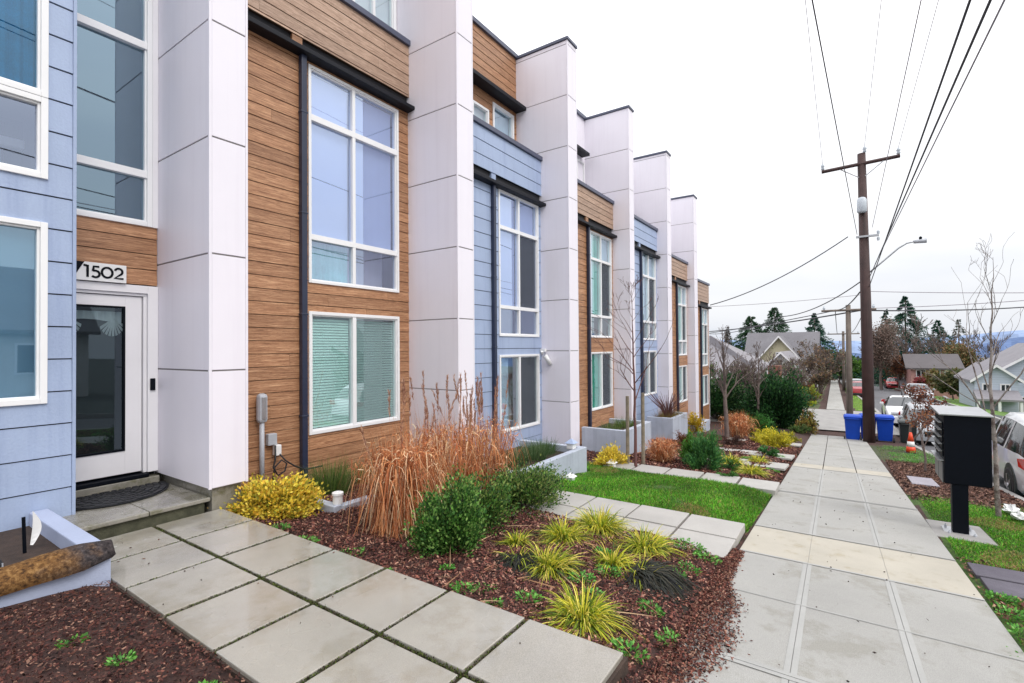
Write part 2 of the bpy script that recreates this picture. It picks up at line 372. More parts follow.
def sidewalk():
    slab=MB();cream=MB();band=MB()
    rows=[-9,-7.8,-6.6,-5.4,-4.2,-3,-1.8,-.6,.6,1.95,3.3,5.68,6.84,9.63,13.25,14.1,16.8,19.6,22.4,25.2]
    def Q(mb,x0,x1,v0,v1,dz,th=.05):
        def p(x,v): return (x,float(-.09+.021*x+v),float(prof(x))+dz)
        a,b,c,d=p(x0,v0),p(x1,v0),p(x1,v1),p(x0,v1)
        dn=lambda q:(q[0],q[1],q[2]-th)
        mb.add([a,b,c,d,dn(a),dn(b),dn(c),dn(d)],[(0,1,2,3),(0,4,5,1),(1,5,6,2),(2,6,7,3),(3,7,4,0)])
    vs=[-.95,-.31,.33,.95]
    for i,(a,b) in enumerate(zip(rows,rows[1:])):
        cr=(5.6<a<5.8) or (13.2<a<13.3)
        j=random.uniform(-.004,.004)
        for k in range(3):
            g=.0015 if a<8 else .008
            Q(cream if cr else slab,a+.004,b-.004,vs[k]+g,vs[k+1]-g,.012+j)
        if not cr and a<9.7:
            for v in vs[1:3]:
                Q(band,a+.01,b-.01,v-.036,v-.002,.0150+j,.002); Q(band,a+.01,b-.01,v+.002,v+.036,.0150+j,.002)
            m=(a+b)/2
            if b<5.8: Q(band,m-.012,m-.002,-.945,.945,.0165+j,.002); Q(band,m+.002,m+.012,-.945,.945,.0165+j,.002)
        for q in (a,b): 
            if not cr and a<9.7: Q(band,q+.006 if q==a else q-.045,q+.045 if q==a else q-.006,-.945,.945,.0182+j,.002)
    sheet('sidewalk',-9,9.6,lambda x:-.09+.021*x-.94,lambda x:-.09+.021*x+.94,.004,'sideband',.6)
    slab.build('sidewalk','side',bevel=.004)['kind']='structure'
    cream.build('sidewalk','sidecream',bevel=.004)['kind']='structure'
    band.build('sidewalk','sideband')['kind']='structure'
    far=MB()
    xs=np.arange(36.6,100,1.5)
    for a,b in zip(xs,xs[1:]): Q(far,a+.01,b-.01,-.45,.50,.03)
    far.build('sidewalk','side')['kind']='structure'
sidewalk()

# garden paths of square slabs
def slabs(name,rects,top,mat,th=.06,tilt=0):
    mb=MB()
    for (x0,x1,y0,y1) in rects:
        j=random.uniform(-.004,.004)
        mb.box(x0,x1,y0,y1,top-th+j,top+j)
    o=mb.build(name,mat,bevel=.006); return prop(o,kind='structure')
rc=[]
for k in range(7):
    y0=1.04+.643*k
    for x0,x1 in ((1.345,1.952),(1.985,2.585)): rc.append((x0,x1,y0,y0+.61))
slabs('path',rc,-1.68,'paver',.07)
mb=MB(); mb.box(1.33,2.60,1.02,5.56,-1.80,-1.705); mb.build('path','soil')['kind']='structure'
rc=[]
for k in range(4):
    y0=1.03+.635*k
    for x0,x1 in ((5.21,5.76),(5.79,6.34)): rc.append((x0,x1,y0,y0+.61))
slabs('path',rc,-2.085,'steppale',.10)
slabs('path',[(9.15,9.75,1.02+.63*k,1.61+.63*k) for k in range(5)],-2.385,'steppale',.10)
slabs('path',[(11.9,12.85,1.15,1.76),(11.9,12.85,1.82,2.42),(11.9,12.85,2.48,3.1),(14.0,14.95,1.2,1.8),(14.0,14.95,1.86,2.46),(14.0,14.95,2.52,3.1),(17.9,18.8,1.3,1.9),(17.9,18.8,2.9,3.5)],0,'steppale',.05)
o=bpy.data.objects['path.004'] if 'path.004' in bpy.data.objects else None
if o:
    me=o.data
    for v in me.vertices: v.co.z+=float(prof(v.co.x))+.105

# ---------------------------------------------------------------- townhouses
def cutrects(x0,x1,z0,z1,holes):
    """rectangles of (x0..x1, z0..z1) minus holes"""
    zs=sorted({z0,z1,*[z for h in holes for z in (h[2],h[3]) if z0<z<z1]}); out=[]
    for a,b in zip(zs,zs[1:]):
        zm=(a+b)/2; segs=[(x0,x1)]
        for h in holes:
            if h[2]<zm<h[3]:
                ns=[]
                for s in segs:
                    if h[1]<=s[0] or h[0]>=s[1]: ns.append(s); continue
                    if h[0]>s[0]: ns.append((s[0],h[0]))
                    if h[1]<s[1]: ns.append((h[1],s[1]))
                segs=ns
        out+=[(s[0],s[1],a,b) for s in segs if s[1]-s[0]>.004]
    return out
def siding(parent,x0,x1,z0,z1,Y,exp,holes,mat,zref=0,name='siding',gap=.012,proud=.016):
    mb=MB(); bk=MB()
    if mat.startswith('wood'): gap=.008
    k=math.floor((z0-zref)/exp)
    while zref+k*exp<z1:
        a=max(z0,zref+k*exp+gap*.5); b=min(z1,zref+(k+1)*exp-gap*.5)
        if b-a>.01:
            col=(random.random(),random.random(),random.random())
            # butt joints along the board
            js=[x0]; x=x0+random.uniform(.8,3.6)
            while x<x1-.3: js.append(x); x+=3.66
            js.append(x1)
            for s0,s1 in zip(js,js[1:]):
                col=(random.random(),random.random(),random.random())
                for (p,q,c,d) in cutrects(s0+(.0015 if s0>x0 else 0),s1-(.0015 if s1<x1 else 0),a,b,holes):
                    f=lambda z:Y-proud*(1-.55*(z-a)/(b-a))       # lap: the lower edge stands proud
                    mb.add([(p,f(c),c),(q,f(c),c),(q,f(d),d),(p,f(d),d),(p,Y+.004,c),(q,Y+.004,c),(q,Y+.004,d),(p,Y+.004,d)],
                           [(0,1,2,3),(0,4,5,1),(3,2,6,7),(0,3,7,4),(1,5,6,2)],col)
        k+=1
    for (p,q,c,d) in cutrects(x0,x1,z0,z1,holes): bk.box(p,q,Y+.006,Y+.10,c,d)
    mb.build(name,mat,parent); bk.build('wall','gapbrown' if mat.startswith('wood') else 'gapdark',parent)
def window(parent,x0,x1,z0,z1,Y,vm=(),hm=(),fill=(),trim=.055,glass='glass',deep=.9,room='room',name='window',vsplit=None):
    """x0..x1 outer trim; fill: list of (x0,x1,z0,z1,kind)"""
    fr=MB(); t=trim*.85
    for (a,b,c,d) in ((x0,x0+t,z0,z1),(x1-t,x1,z0,z1),(x0+t,x1-t,z0,z0+t),(x0+t,x1-t,z1-t,z1)): fr.box(a,b,Y-.035,Y+.09,c,d)
    s=.02; i=t
    for (a,b,c,d) in ((x0+i,x0+i+s,z0+i,z1-i),(x1-i-s,x1-i,z0+i,z1-i),(x0+i+s,x1-i-s,z0+i,z0+i+s),(x0+i+s,x1-i-s,z1-i-s,z1-i)): fr.box(a,b,Y-.012,Y+.07,c,d)
    for m in vm:
        m0,w,*zz=m if isinstance(m,tuple) else (m,.07); c,d=(zz if zz else (z0+t,z1-t))
        fr.box(m0-w/2,m0+w/2,Y-.026,Y+.075,c,d)
    for m in hm:
        m0,w=m if isinstance(m,tuple) else (m,.09); fr.box(x0+t,x1-t,Y-.030,Y+.08,m0-w/2,m0+w/2)
    f=fr.build(name,'vinyl',parent,bevel=.004)
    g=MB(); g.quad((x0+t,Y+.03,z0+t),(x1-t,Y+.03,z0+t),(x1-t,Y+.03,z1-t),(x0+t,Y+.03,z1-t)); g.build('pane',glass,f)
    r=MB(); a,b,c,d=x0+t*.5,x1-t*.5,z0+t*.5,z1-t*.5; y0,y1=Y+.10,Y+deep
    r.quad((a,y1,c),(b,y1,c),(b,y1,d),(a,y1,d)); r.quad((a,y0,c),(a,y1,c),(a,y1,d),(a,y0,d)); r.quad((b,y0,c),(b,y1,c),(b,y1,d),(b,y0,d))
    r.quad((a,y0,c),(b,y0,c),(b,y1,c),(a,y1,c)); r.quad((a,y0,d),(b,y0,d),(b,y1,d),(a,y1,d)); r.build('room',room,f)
    for q in fill:
        a,b,c,d,kind=q
        m=MB()
        if kind=='blind':
            n=int((d-c)/.042)
            for k in range(n):
                z=c+(k+.5)*(d-c)/n; m.quad((a,Y+.062,z-.0195),(b,Y+.062,z-.0195),(b,Y+.076,z+.0155),(a,Y+.076,z+.0155))
            m.build('blind','blind',f)
        elif kind=='screen':
            m.quad((a,Y+.018,c),(b,Y+.018,c),(b,Y+.018,d),(a,Y+.018,d)); m.build('insect_screen','mesh',f)
        elif kind=='finescreen':
            m.quad((a,Y+.018,c),(b,Y+.018,c),(b,Y+.018,d),(a,Y+.018,d)); m.build('insect_screen','finemesh',f)
        else:
            n=max(6,int((b-a)/.03)); pts=[(a+(b-a)*k/n, Y+.10+(.022*math.sin(k*1.9)+.01*math.sin(k*.7) if kind!='shade' else 0)) for k in range(n+1)]
            for p,q2 in zip(pts,pts[1:]): m.quad((p[0],p[1],c),(q2[0],q2[1],c),(q2[0],q2[1],d),(p[0],p[1],d))
            m.build('curtain',kind,f)  # also builds the painted teal reflection sheet, which is no real curtain
    return f
def pillar(parent,x0,x1,y0,y1,zb,zt,zj,step=1.235,plinth=None):
    """panelled pier; horizontal joints at zj + k*step"""
    z=zj
    while z>zb+.05: z-=step
    z=max(z,zb) if abs(z-zb)>.05 else zb
    zs=[zb]; z=zj
    while z>zb: z-=step
    z+=step
    while z<zt-.05:
        if z-zb>.05: zs.append(z)
        z+=step
    zs.append(zt)
    p=MB(); g=.009
    for a,b in zip(zs,zs[1:]):
        p.box(x0+.028,x1-.024,y0,y0+.02,a+g,b-g)                 # front
        p.box(x0,x0+.02,y0+.028,y1,a+g,b-g); p.box(x1-.02,x1,y0+.028,y1,a+g,b-g)
    for (a,b) in ((x0,x0+.026),(x1-.022,x1)):                      # corner trims
        p.box(a-(.002 if a==x0 else 0),b+(.002 if a!=x0 else 0),y0-.002,y0+.025,zb,zt)
    o=p.build('pillar','panel',parent,bevel=.002)
    c=MB(); c.box(x0+.012,x1-.012,y0+.012,y1,zb,zt-.004); c.build('core','seam',o)
    q=MB(); q.box(x0-.03,x1+.03,y0-.03,y1,zt+.001,zt+.07); q.build('cap','navycap',o,bevel=.006)
    if plinth is not None:
        q=MB(); q.box(x0+.05,x1-.05,y0+.05,y1,plinth,zb-.003); q.build('plinth','stoop',o)
    return o

# unit tables: all in metres
UNITS={
2:dict(kind='wood',Y=6.70,xl=2.86,xr=6.43,win=(4.38,6.18),low=(-1.29,.57),up=(1.00,4.31),ht=(3.52,1.70),vm=5.21,pipe=4.27,cap=5.69,ledge=4.35,base=-2.2,
       lab='wood-sided townhouse nearest the camera with white blinds behind its lower window'),
3:dict(kind='blue',Y=6.30,xl=6.87,xr=10.51,win=(8.71,10.38),low=(-1.88,-.16),up=(.25,3.50),ht=(2.66,.90),vm=9.52,pipe=8.48,cap=4.73,ledge=3.47,base=-2.7,
       lab='blue-sided townhouse behind the low planter with a wood-clad top floor'),
4:dict(kind='wood',Y=6.08,xl=10.98,xr=14.52,win=(12.85,14.40),low=(-1.83,-.15),up=(.27,3.34),ht=(2.55,.90),vm=13.62,pipe=12.68,cap=4.56,ledge=3.38,base=-3.1,
       lab='wood-sided townhouse with green curtain strips behind the bare sapling'),
5:dict(kind='blue',Y=5.93,xl=14.88,xr=18.34,win=(16.68,18.2),low=(-1.74,-.15),up=(.23,3.35),ht=(2.5,.88),vm=17.42,pipe=16.55,cap=4.42,ledge=3.28,base=-3.4,
       lab='blue-sided townhouse fourth along the row, behind the tall planter with a wispy shrub'),
6:dict(kind='wood',Y=5.84,xl=18.8,xr=22.18,win=(20.62,22.05),low=(-2.36,-.82),up=(-.39,2.55),ht=(1.75,.22),vm=21.35,pipe=20.5,cap=3.68,ledge=2.57,base=-3.7,
       lab='narrow-looking wood-sided townhouse between the last two white pillars'),
7:dict(kind='wood',Y=5.80,xl=22.7,xr=26.02,win=(24.38,25.75),low=(-2.89,-1.40),up=(-.98,1.82),ht=(1.05,-.4),vm=25.07,pipe=24.28,cap=3.13,ledge=1.85,base=-4.0,
       lab='wood-sided end townhouse of the row with no pillar beyond it'),
}
PIL={1:(2.46,2.86,-1.456,9.1,-1.456),2:(6.43,6.87,-2.06,8.5,5.445),3:(10.51,10.98,-2.69,7.42,6.086),4:(14.52,14.90,-3.0,7.37,6.1),5:(18.34,18.82,-3.4,7.22,5.9),6:(22.18,22.72,-3.8,6.55,5.4)}
ZT={2:8.4,3:7.54,4:7.48,5:6.6,6:5.2,7:4.6}
for u,d in UNITS.items():
    t=thing('townhouse',d['lab'],'townhouse',(d['xl'],d['Y'],d['base']),'townhouses stepping down the hill')
    Y=d['Y']; k=d['kind']; mat='wood' if k=='wood' else 'blue'; sc=Y/6.7
    exp=(.182 if k=='wood' else .322)*sc if u!=2 else .182
    x0,x1=d['win']; lo,up=d['low'],d['up']
    holes=[(x0+.02,x1-.02,lo[0]+.02,lo[1]-.02),(x0+.02,x1-.02,up[0]+.02,up[1]-.02)]
    siding(t,d['xl']-.05,d['xr'],d['base'],d['ledge']+.08,Y,exp,holes,mat,zref=up[0]+.03)
    # parapet band above the ledge, a little proud
    siding(t,d['xl']-.05,d['xr'],d['ledge']+.29,d['cap']-.10,Y-.03,exp,[],'woodglare' if k=='wood' else mat,zref=d['cap']-.10,name='parapet')
    b=MB(); b.box(d['xl']-.05,d['xr'],Y+.02,Y+.06,d['ledge']+.08,d['ledge']+.30)
    b.build('reveal','gapdark',t); b=MB(); b.box(x0-.26,x0-.10,Y-.03,Y+.02,d['ledge']+.12,d['ledge']+.29); b.build('reveal_block',mat,t)
    c=MB(); c.box(d['xl']-.05,d['xr']+.02,Y-.09,Y+.35,d['cap']-.10,d['cap']); c.build('parapet_cap','navycap',t,bevel=.006)
    s=MB(); s.prism([(Y-.19*sc,d['ledge']+.02),(Y+.02,d['ledge']+.0),(Y+.02,d['ledge']+.06),(Y-.05,d['ledge']+.065),(Y-.19*sc,d['ledge']+.085)],'x',d['xl']-.05,d['xr']+.05)
    s.build('ledge','ledgeblack',t,bevel=.006)
    p=MB(); px=d['pipe']; p.box(px-.045,px+.045,Y-.10,Y-.018,d['base']+.3,d['ledge']+.02)
    for z in np.arange(d['base']+1.2,d['ledge'],1.5): p.box(px-.055,px+.055,Y-.104,Y-.017,z,z+.03)
    p.build('downpipe','navy',t,bevel=.008)
    h1,h2=d['ht']; vm=d['vm']; m=.055*sc
    if u==2:
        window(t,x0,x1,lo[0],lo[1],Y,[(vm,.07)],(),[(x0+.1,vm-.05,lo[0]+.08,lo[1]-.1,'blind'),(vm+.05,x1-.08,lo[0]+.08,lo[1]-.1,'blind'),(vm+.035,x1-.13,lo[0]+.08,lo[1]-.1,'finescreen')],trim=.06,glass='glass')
        window(t,x0,x1,up[0],up[1],Y,[(vm,.06)],[(h1,.095),(h2,.085)],[(x0+.07,vm-.03,up[0]+.05,h2-.05,'tealreflect'),(x0+.08,vm-.04,h2+.02,up[1]-.08,'shade'),(vm+.05,x1-.08,h2+.02,up[1]-.08,'shade')],trim=.05,glass='glassblue')  # lower left pane gets the painted teal reflection sheet
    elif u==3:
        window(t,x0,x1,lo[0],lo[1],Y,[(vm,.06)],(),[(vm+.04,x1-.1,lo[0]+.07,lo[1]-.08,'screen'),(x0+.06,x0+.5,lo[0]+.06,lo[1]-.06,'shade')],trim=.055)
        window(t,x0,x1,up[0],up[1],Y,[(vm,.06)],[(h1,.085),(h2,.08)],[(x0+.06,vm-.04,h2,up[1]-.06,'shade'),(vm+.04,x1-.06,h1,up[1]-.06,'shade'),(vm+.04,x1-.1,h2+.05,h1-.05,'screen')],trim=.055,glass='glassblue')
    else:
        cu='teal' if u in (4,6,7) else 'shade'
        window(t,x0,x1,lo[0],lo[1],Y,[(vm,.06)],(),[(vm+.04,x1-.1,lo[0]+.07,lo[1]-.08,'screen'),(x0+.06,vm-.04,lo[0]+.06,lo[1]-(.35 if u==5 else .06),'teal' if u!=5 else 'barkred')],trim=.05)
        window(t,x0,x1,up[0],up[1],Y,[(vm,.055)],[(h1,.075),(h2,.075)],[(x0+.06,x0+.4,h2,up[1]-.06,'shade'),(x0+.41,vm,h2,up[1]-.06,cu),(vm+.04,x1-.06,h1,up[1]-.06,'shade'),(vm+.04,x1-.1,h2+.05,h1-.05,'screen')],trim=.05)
    # recessed top floor
    zt=ZT[u]; z0=d['cap']-.3
    if u==2:
        H=[(5.42,6.40,4.6,6.9)]
        siding(t,d['xl']-.05,d['xr'],z0,zt,7.0,.182,H,'trim' if False else 'wood',zref=0,name='top_floor')
        window(t,5.40,6.42,4.62,6.9,7.0,[(5.9,.05)],[],[],trim=.08)
    elif u==3:
        H=[(9.50,10.36,z0,5.90),(8.7,9.30,z0,5.62)]
        siding(t,d['xl']-.05,d['xr'],z0,zt-.1,7.0,.182,H,'wood',zref=0,name='top_floor')
        window(t,9.48,10.38,4.45,5.91,7.0,[],[],[(9.54,10.3,4.5,5.85,'shade')],trim=.07); window(t,8.68,9.32,4.45,5.64,7.0,[],[],[],trim=.07)
        s=MB(); s.box(d['xl'],10.55,6.68,6.985,6.02,6.11); s.build('awning','ledgeblack',t,bevel=.006)
    else:
        b=MB(); b.box(d['xl']-.05,d['xr'],7.0,7.1,z0,zt-.1); b.build('top_floor','panel',t)
        if u==4:
            window(t,13.9,14.45,4.6,5.95,6.995,[],[],[(13.95,14.4,4.7,5.9,'teal')],trim=.07)
        s=MB(); s.box(d['xl'],d['xr']-.2,6.72,6.99,6.08+(ZT[u]-7.48),6.17+(ZT[u]-7.48)); s.build('awning','ledgeblack',t,bevel=.006)
    c=MB(); c.box(d['xl']-.05,d['xr']+.02,6.93,7.3,zt-.1,zt-.0); c.build('roof_cap','navycap',t)
    r=MB(); r.box(d['xl']-.05,d['xr']+(.02 if u<7 else 0),7.11,15,d['base'],zt-.12); r.box(d['xl']-.05,d['xr'],Y+.95,7.105,d['base'],d['cap']-.25); r.build('main_block','panel',t)
    if u==7:
        b=MB(); b.box(d['xr']-.02,d['xr']+.06,Y-.02,7.1,d['base'],d['cap']-.1); b.build('side_wall','panel',t)
    if u in PIL:
        a,b_,zb,zt2,zj=PIL[u]; pillar(t,a,b_,5.5,7.2,zb,zt2,zj,plinth=zb-.4)

# the blue corner house with door 1502
BY=6.1
t=thing('townhouse','blue townhouse at the left edge with house number 1502 above its white door','townhouse',(1.3,BY,-1.7),'townhouses stepping down the hill')
H=[(.02,1.31,-.46,1.16),(.02,1.31,1.60,5.2),(-2.4,-1.1,-.46,1.16),(-2.4,-1.1,1.60,5.2)]
siding(t,-4,1.506,-2.0,8.6,BY,.302,H,'blue',zref=1.435,gap=.012)
b=MB(); b.box(1.508,1.535,BY-.022,6.8,-1.9,8.6); b.build('corner_trim','blue',t,bevel=.003)
b=MB(); b.box(-4,1.50,BY+.9,15,-2,8.6); b.box(-4,1.5,BY+.11,BY+.9,8.3,8.59); b.box(-4,-3.9,BY+.11,BY+.9,-2,8.3);b.build('main_block','panel',t)
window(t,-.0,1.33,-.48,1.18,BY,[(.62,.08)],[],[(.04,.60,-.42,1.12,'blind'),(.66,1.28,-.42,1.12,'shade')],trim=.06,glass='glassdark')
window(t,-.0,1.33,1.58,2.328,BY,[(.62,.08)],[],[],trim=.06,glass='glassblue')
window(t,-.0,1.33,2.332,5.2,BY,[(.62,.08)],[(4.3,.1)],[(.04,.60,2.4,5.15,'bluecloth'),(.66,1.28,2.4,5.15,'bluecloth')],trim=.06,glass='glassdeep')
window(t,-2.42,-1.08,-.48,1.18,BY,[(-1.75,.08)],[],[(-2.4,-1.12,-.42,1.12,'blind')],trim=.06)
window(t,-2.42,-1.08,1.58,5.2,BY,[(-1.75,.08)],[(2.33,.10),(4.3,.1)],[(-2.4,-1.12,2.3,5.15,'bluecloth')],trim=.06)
RY=6.8
siding(t,1.54,2.455,.755,1.45,RY,.182,[],'wood',zref=.945,name='entry_siding')
b=MB(); b.box(1.2,2.47,RY+.11,RY+.2,-1.6,8.3); b.build('entry_wall','gapdark',t)
window(t,.9,2.40,1.45,5.0,RY,[],[(2.06,.085),(3.58,.085)],[],trim=.06,glass='glassdark',room='screen')
b=MB(); b.box(2.402,2.458,RY-.03,RY+.1,1.45,8.3); b.box(1.54,2.40,RY-.03,RY+.1,5.0,5.3); b.build('entry_trim','trim',t)
siding(t,1.54,2.40,5.3,8.3,RY,.182,[],'wood',zref=.945,name='entry_siding')
# door frame and door
b=MB(); b.box(2.355,2.458,RY-.04,RY+.09,-1.42,.75); b.box(1.2,2.355,RY-.04,RY+.09,.66,.75); b.box(2.318,2.353,RY-.015,RY+.09,-1.42,.625); b.box(1.2,2.353,RY-.015,RY+.09,.628,.658)
b.build('door_frame','trim',t,bevel=.004)
dr=MB()
for (a,bb,c,d_) in ((1.36,1.47,-1.40,.62),(2.15,2.31,-1.40,.62),(1.47,2.15,-1.40,-1.14),(1.47,2.15,.50,.62)): dr.box(a,bb,RY+.01,RY+.055,c,d_)
door=dr.build('door','trim',t,bevel=.003)
g=MB(); g.quad((1.47,RY+.028,-1.14),(2.15,RY+.028,-1.14),(2.15,RY+.028,.50),(1.47,RY+.028,.50)); g.build('pane','doorglass',door)
g=MB()
for (a,bb,c,d_) in ((1.47,1.487,-1.14,.50),(2.133,2.15,-1.14,.50),(1.487,2.133,-1.14,-1.12),(1.487,2.133,.48,.50)): g.box(a,bb,RY+.0,RY+.025,c,d_)
g.build('glazing_bead','black',door)
v=MB(); n=30
for k in range(n):
    for (xa,xb,za,zb) in ((1.49,2.13,.44,.36),):
        a=xa+(xb-xa)*k/n; bb=xa+(xb-xa)*(k+1)/n
        y=lambda q:RY+.07+.012*math.sin(q*55)
        dz=lambda q:-.05*math.sin((q-xa)/(xb-xa)*math.pi)
        v.quad((a,y(a),za),(bb,y(bb),za),(bb,y(bb)+.005,.30-dz(bb)),(a,y(a)+.005,.30-dz(a)))
for cx in (1.66,2.05):
    for k in range(9):
        a0=R(250+k*4.5-0); ang=R(-62+k*15); ang2=R(-62+k*15+12)
        v.quad((cx,RY+.066,.36),(cx+.01,RY+.062,.36),(cx+.13*math.sin(ang2),RY+.085,.36-.21*math.cos(ang2)*.95),(cx+.13*math.sin(ang),RY+.068,.36-.21*math.cos(ang)*.95))
v.build('valance','white',door)
r=MB(); r.quad((1.3,7.9,-1.4),(2.3,7.9,-1.4),(2.3,7.9,.6),(1.3,7.9,.6)); r.quad((2.3,6.9,-1.4),(2.3,7.9,-1.4),(2.3,7.9,.6),(2.3,6.9,.6)); r.quad((1.3,6.9,-1.4),(1.3,7.9,-1.4),(1.3,7.9,.6),(1.3,6.9,.6))
# hallway sheet close behind the glass, shade painted in its colour
r=MB(); r.quad((1.4,RY+.105,-1.3),(2.25,RY+.105,-1.3),(2.25,RY+.105,.6),(1.4,RY+.105,.6)); r.build('hallway_gloom','gapdark',door)
b=MB(); b.box(1.36,2.353,RY-.09,RY+.09,-1.465,-1.425); b.build('threshold','black',t,bevel=.004)
db=MB(); db.box(2.375,2.425,RY-.062,RY-.04,-.47,-.33); db.build('doorbell','black',t,bevel=.006)
# number board
nb=MB(); nb.prism([(1.665,.757),(2.135,.757),(2.135,.955),(1.765,.955)],'y',RY-.075,RY-.045); plate=nb.build('number_plate','white',t,bevel=.002)
nb=MB(); nb.prism([(1.48,.757),(1.662,.757),(1.762,.955),(1.48,.955)],'y',RY-.073,RY-.045); nb.build('number_plate_edge','black',plate)
def stroke(mb,pts,w,y0,y1):
    pts=[np.array(p,float) for p in pts]; Lf=[];Rt=[]
    for i,p in enumerate(pts):
        d=pts[min(i+1,len(pts)-1)]-pts[max(i-1,0)]; d/=np.linalg.norm(d)+1e-9; n=np.array([-d[1],d[0]])
        Lf.append(p+n*w/2);Rt.append(p-n*w/2)
    for i in range(len(pts)-1):
        q=[Lf[i],Lf[i+1],Rt[i+1],Rt[i]]
        mb.add([(a[0],y0,a[1]) for a in q]+[(a[0],y1,a[1]) for a in q],[(0,1,2,3),(4,7,6,5),(0,4,5,1),(1,5,6,2),(2,6,7,3),(3,7,4,0)])
def arc(cx,cz,rx,rz,a0,a1,n=16): return [(cx+rx*math.cos(R(a0+(a1-a0)*k/n)),cz+rz*math.sin(R(a0+(a1-a0)*k/n))) for k in range(n+1)]
dg=MB(); zb,zt,w=.792,.922,.021; h=zt-zb
stroke(dg,[(1.772,zt-.004),(1.802,zt-.008)],w,-.081+RY,-.0745+RY); stroke(dg,[(1.806,zt),(1.806,zb)],w,-.081+RY,-.0745+RY)
stroke(dg,[(1.905,zt-w/2),(1.858,zt-w/2),(1.852,zb+h*.56)]+arc(1.872,zb+.04,.036,.036,115,-140,14),w,-.081+RY,-.0745+RY)
stroke(dg,arc(1.975,zb+h/2,.047,h/2-w/2,0,360,28),w,-.0812+RY,-.0745+RY)
stroke(dg,arc(2.078,zt-.044,.034,.036,165,-40,14)+[(2.042,zb+w/2),(2.122,zb+w/2)],w,-.081+RY,-.0745+RY)
dg.v=[(a-.016,b,c) for a,b,c in dg.v]; dg.build('numbers','black',plate)
a,b_,zb_,zt2,zj=PIL[1]; pillar(t,a,b_,5.5,7.0,zb_,zt2,zj,plinth=-1.80)

# stoop
t=thing('stoop','low wet concrete doorstep in front of the white door','step',(1.9,6.1,-1.68))
b=MB(); b.box(1.345,1.95,5.56,RY-.10,-1.592,-1.55); b.box(1.955,2.50,5.56,RY-.10,-1.592,-1.55); b.build('landing','stoop',t,bevel=.008)
b=MB(); b.box(1.345,2.46,5.60,RY-.10,-1.8,-1.594); b.build('riser','mossy',t,bevel=.006)
b=MB(); b.box(1.2,2.455,RY-.098,RY+.1,-1.8,-1.468); b.build('curb','stoop',t,bevel=.008)
# doormat: half oval, ridged
mt=MB(); cx,cy=1.92,6.66
for r0,r1 in [(k/9,(k+.72)/9) for k in range(9)]:
    n=28
    for k in range(n):
        a0,a1=math.pi+math.pi*k/n,math.pi+math.pi*(k+1)/n
        P=lambda r,a,z:(cx+.56*r*math.cos(a),cy+.62*r*math.sin(a),z)
        zt_=-1.528+.003*math.sin(k*2.1+r0*20)
        mt.add([P(r0,a0,zt_),P(r1,a0,zt_),P(r1,a1,zt_),P(r0,a1,zt_),P(r0,a0,-1.547),P(r1,a0,-1.547),P(r1,a1,-1.547),P(r0,a1,-1.547)],[(0,1,2,3),(0,4,5,1),(1,5,6,2),(2,6,7,3),(3,7,4,0)])
n=28; mt.add([(cx+.565*math.cos(math.pi+math.pi*k/n),cy+.625*math.sin(math.pi+math.pi*k/n),-1.545) for k in range(n+1)]+[(cx+.565*math.cos(math.pi+math.pi*k/n),cy+.625*math.sin(math.pi+math.pi*k/n),-1.538) for k in range(n+1)],[tuple(range(n,2*n+2)) if False else tuple(range(n+1,2*n+2))])
prop(mt.build('doormat','rubber'),'black half-oval ridged rubber doormat on the doorstep','doormat')

# ---------------------------------------------------------------- planters
def planter(label,x0,x1,y0,y1,zt,zb,mat='planter',w=.12,grp='concrete planters along the fronts',openback=True):
    t=thing('planter',label,'planter',((x0+x1)/2,(y0+y1)/2,zb),grp)
    b=MB(); b.box(x0,x1,y0,y0+w,zb,zt); b.box(x0,x0+w,y0+w,y1,zb,zt); b.box(x1-w,x1,y0+w,y1,zb,zt); b.build('wall',mat,t,bevel=.01)
    s=MB(); s.box(x0+w,x1-w,y0+w,y1,zb,zt-.12); s.build('soil','soil',t); return t
planter('pale blue planter box left of the doorstep with a coir roll on its rim',-2.2,1.34,4.50,BY-.03,-1.44,-2.0,'planterblue',.13)
planter('low grey planter with fine grass below the blue house window',6.05,8.38,4.05,5.48,-1.86,-2.6)
planter('square grey planter beside the staked bare sapling',11.05,12.85,4.33,5.48,-1.98,-3.2)
planter('tall grey planter with a wispy purple shrub, beyond the square one',15.8,17.5,4.62,5.48,-2.29,-3.8)
planter('small far planter beside the last white pillar',19.6,21.6,4.8,5.48,-3.05,-4.2)
e=MB(); e.box(3.50,3.61,4.86,6.1,-2.05,-1.80); e.box(3.61,6.0,4.86,4.97,-2.05,-1.82); prop(e.build('garden_edging','planter',bevel=.01),'low grey concrete garden edging corner beside the yellow cypress','edging')
# coir roll draped over the blue planter front
cr=MB(); n=26; m=14; vs=[]
for i in range(n+1):
    f=i/n; x=-.9+2.24*f; rr=(.065+.045*f**1.5)*(1-.35*max(0,f-.93)/.07); cz=-1.585+.10*f; 
    for j in range(m+1):
        a=R(-25+230*j/m); wob=1+.025*math.sin(i*1.7+j*.9)+.02*math.sin(i*.6-j*2)
        vs.append((x+.02*math.sin(j*1.2),4.56-rr*1.25*wob*math.cos(a),cz+rr*1.05*wob*math.sin(a)))
fs=[(i*(m+1)+j,(i+1)*(m+1)+j,(i+1)*(m+1)+j+1,i*(m+1)+j+1) for i in range(n) for j in range(m)]; fs.append(tuple(n*(m+1)+j for j in range(m+1)))
cr.add(vs,fs); prop(cr.build('coir_roll','coir',smooth=True),'rusty brown coir roll lying along the front rim of the blue planter','coir roll')
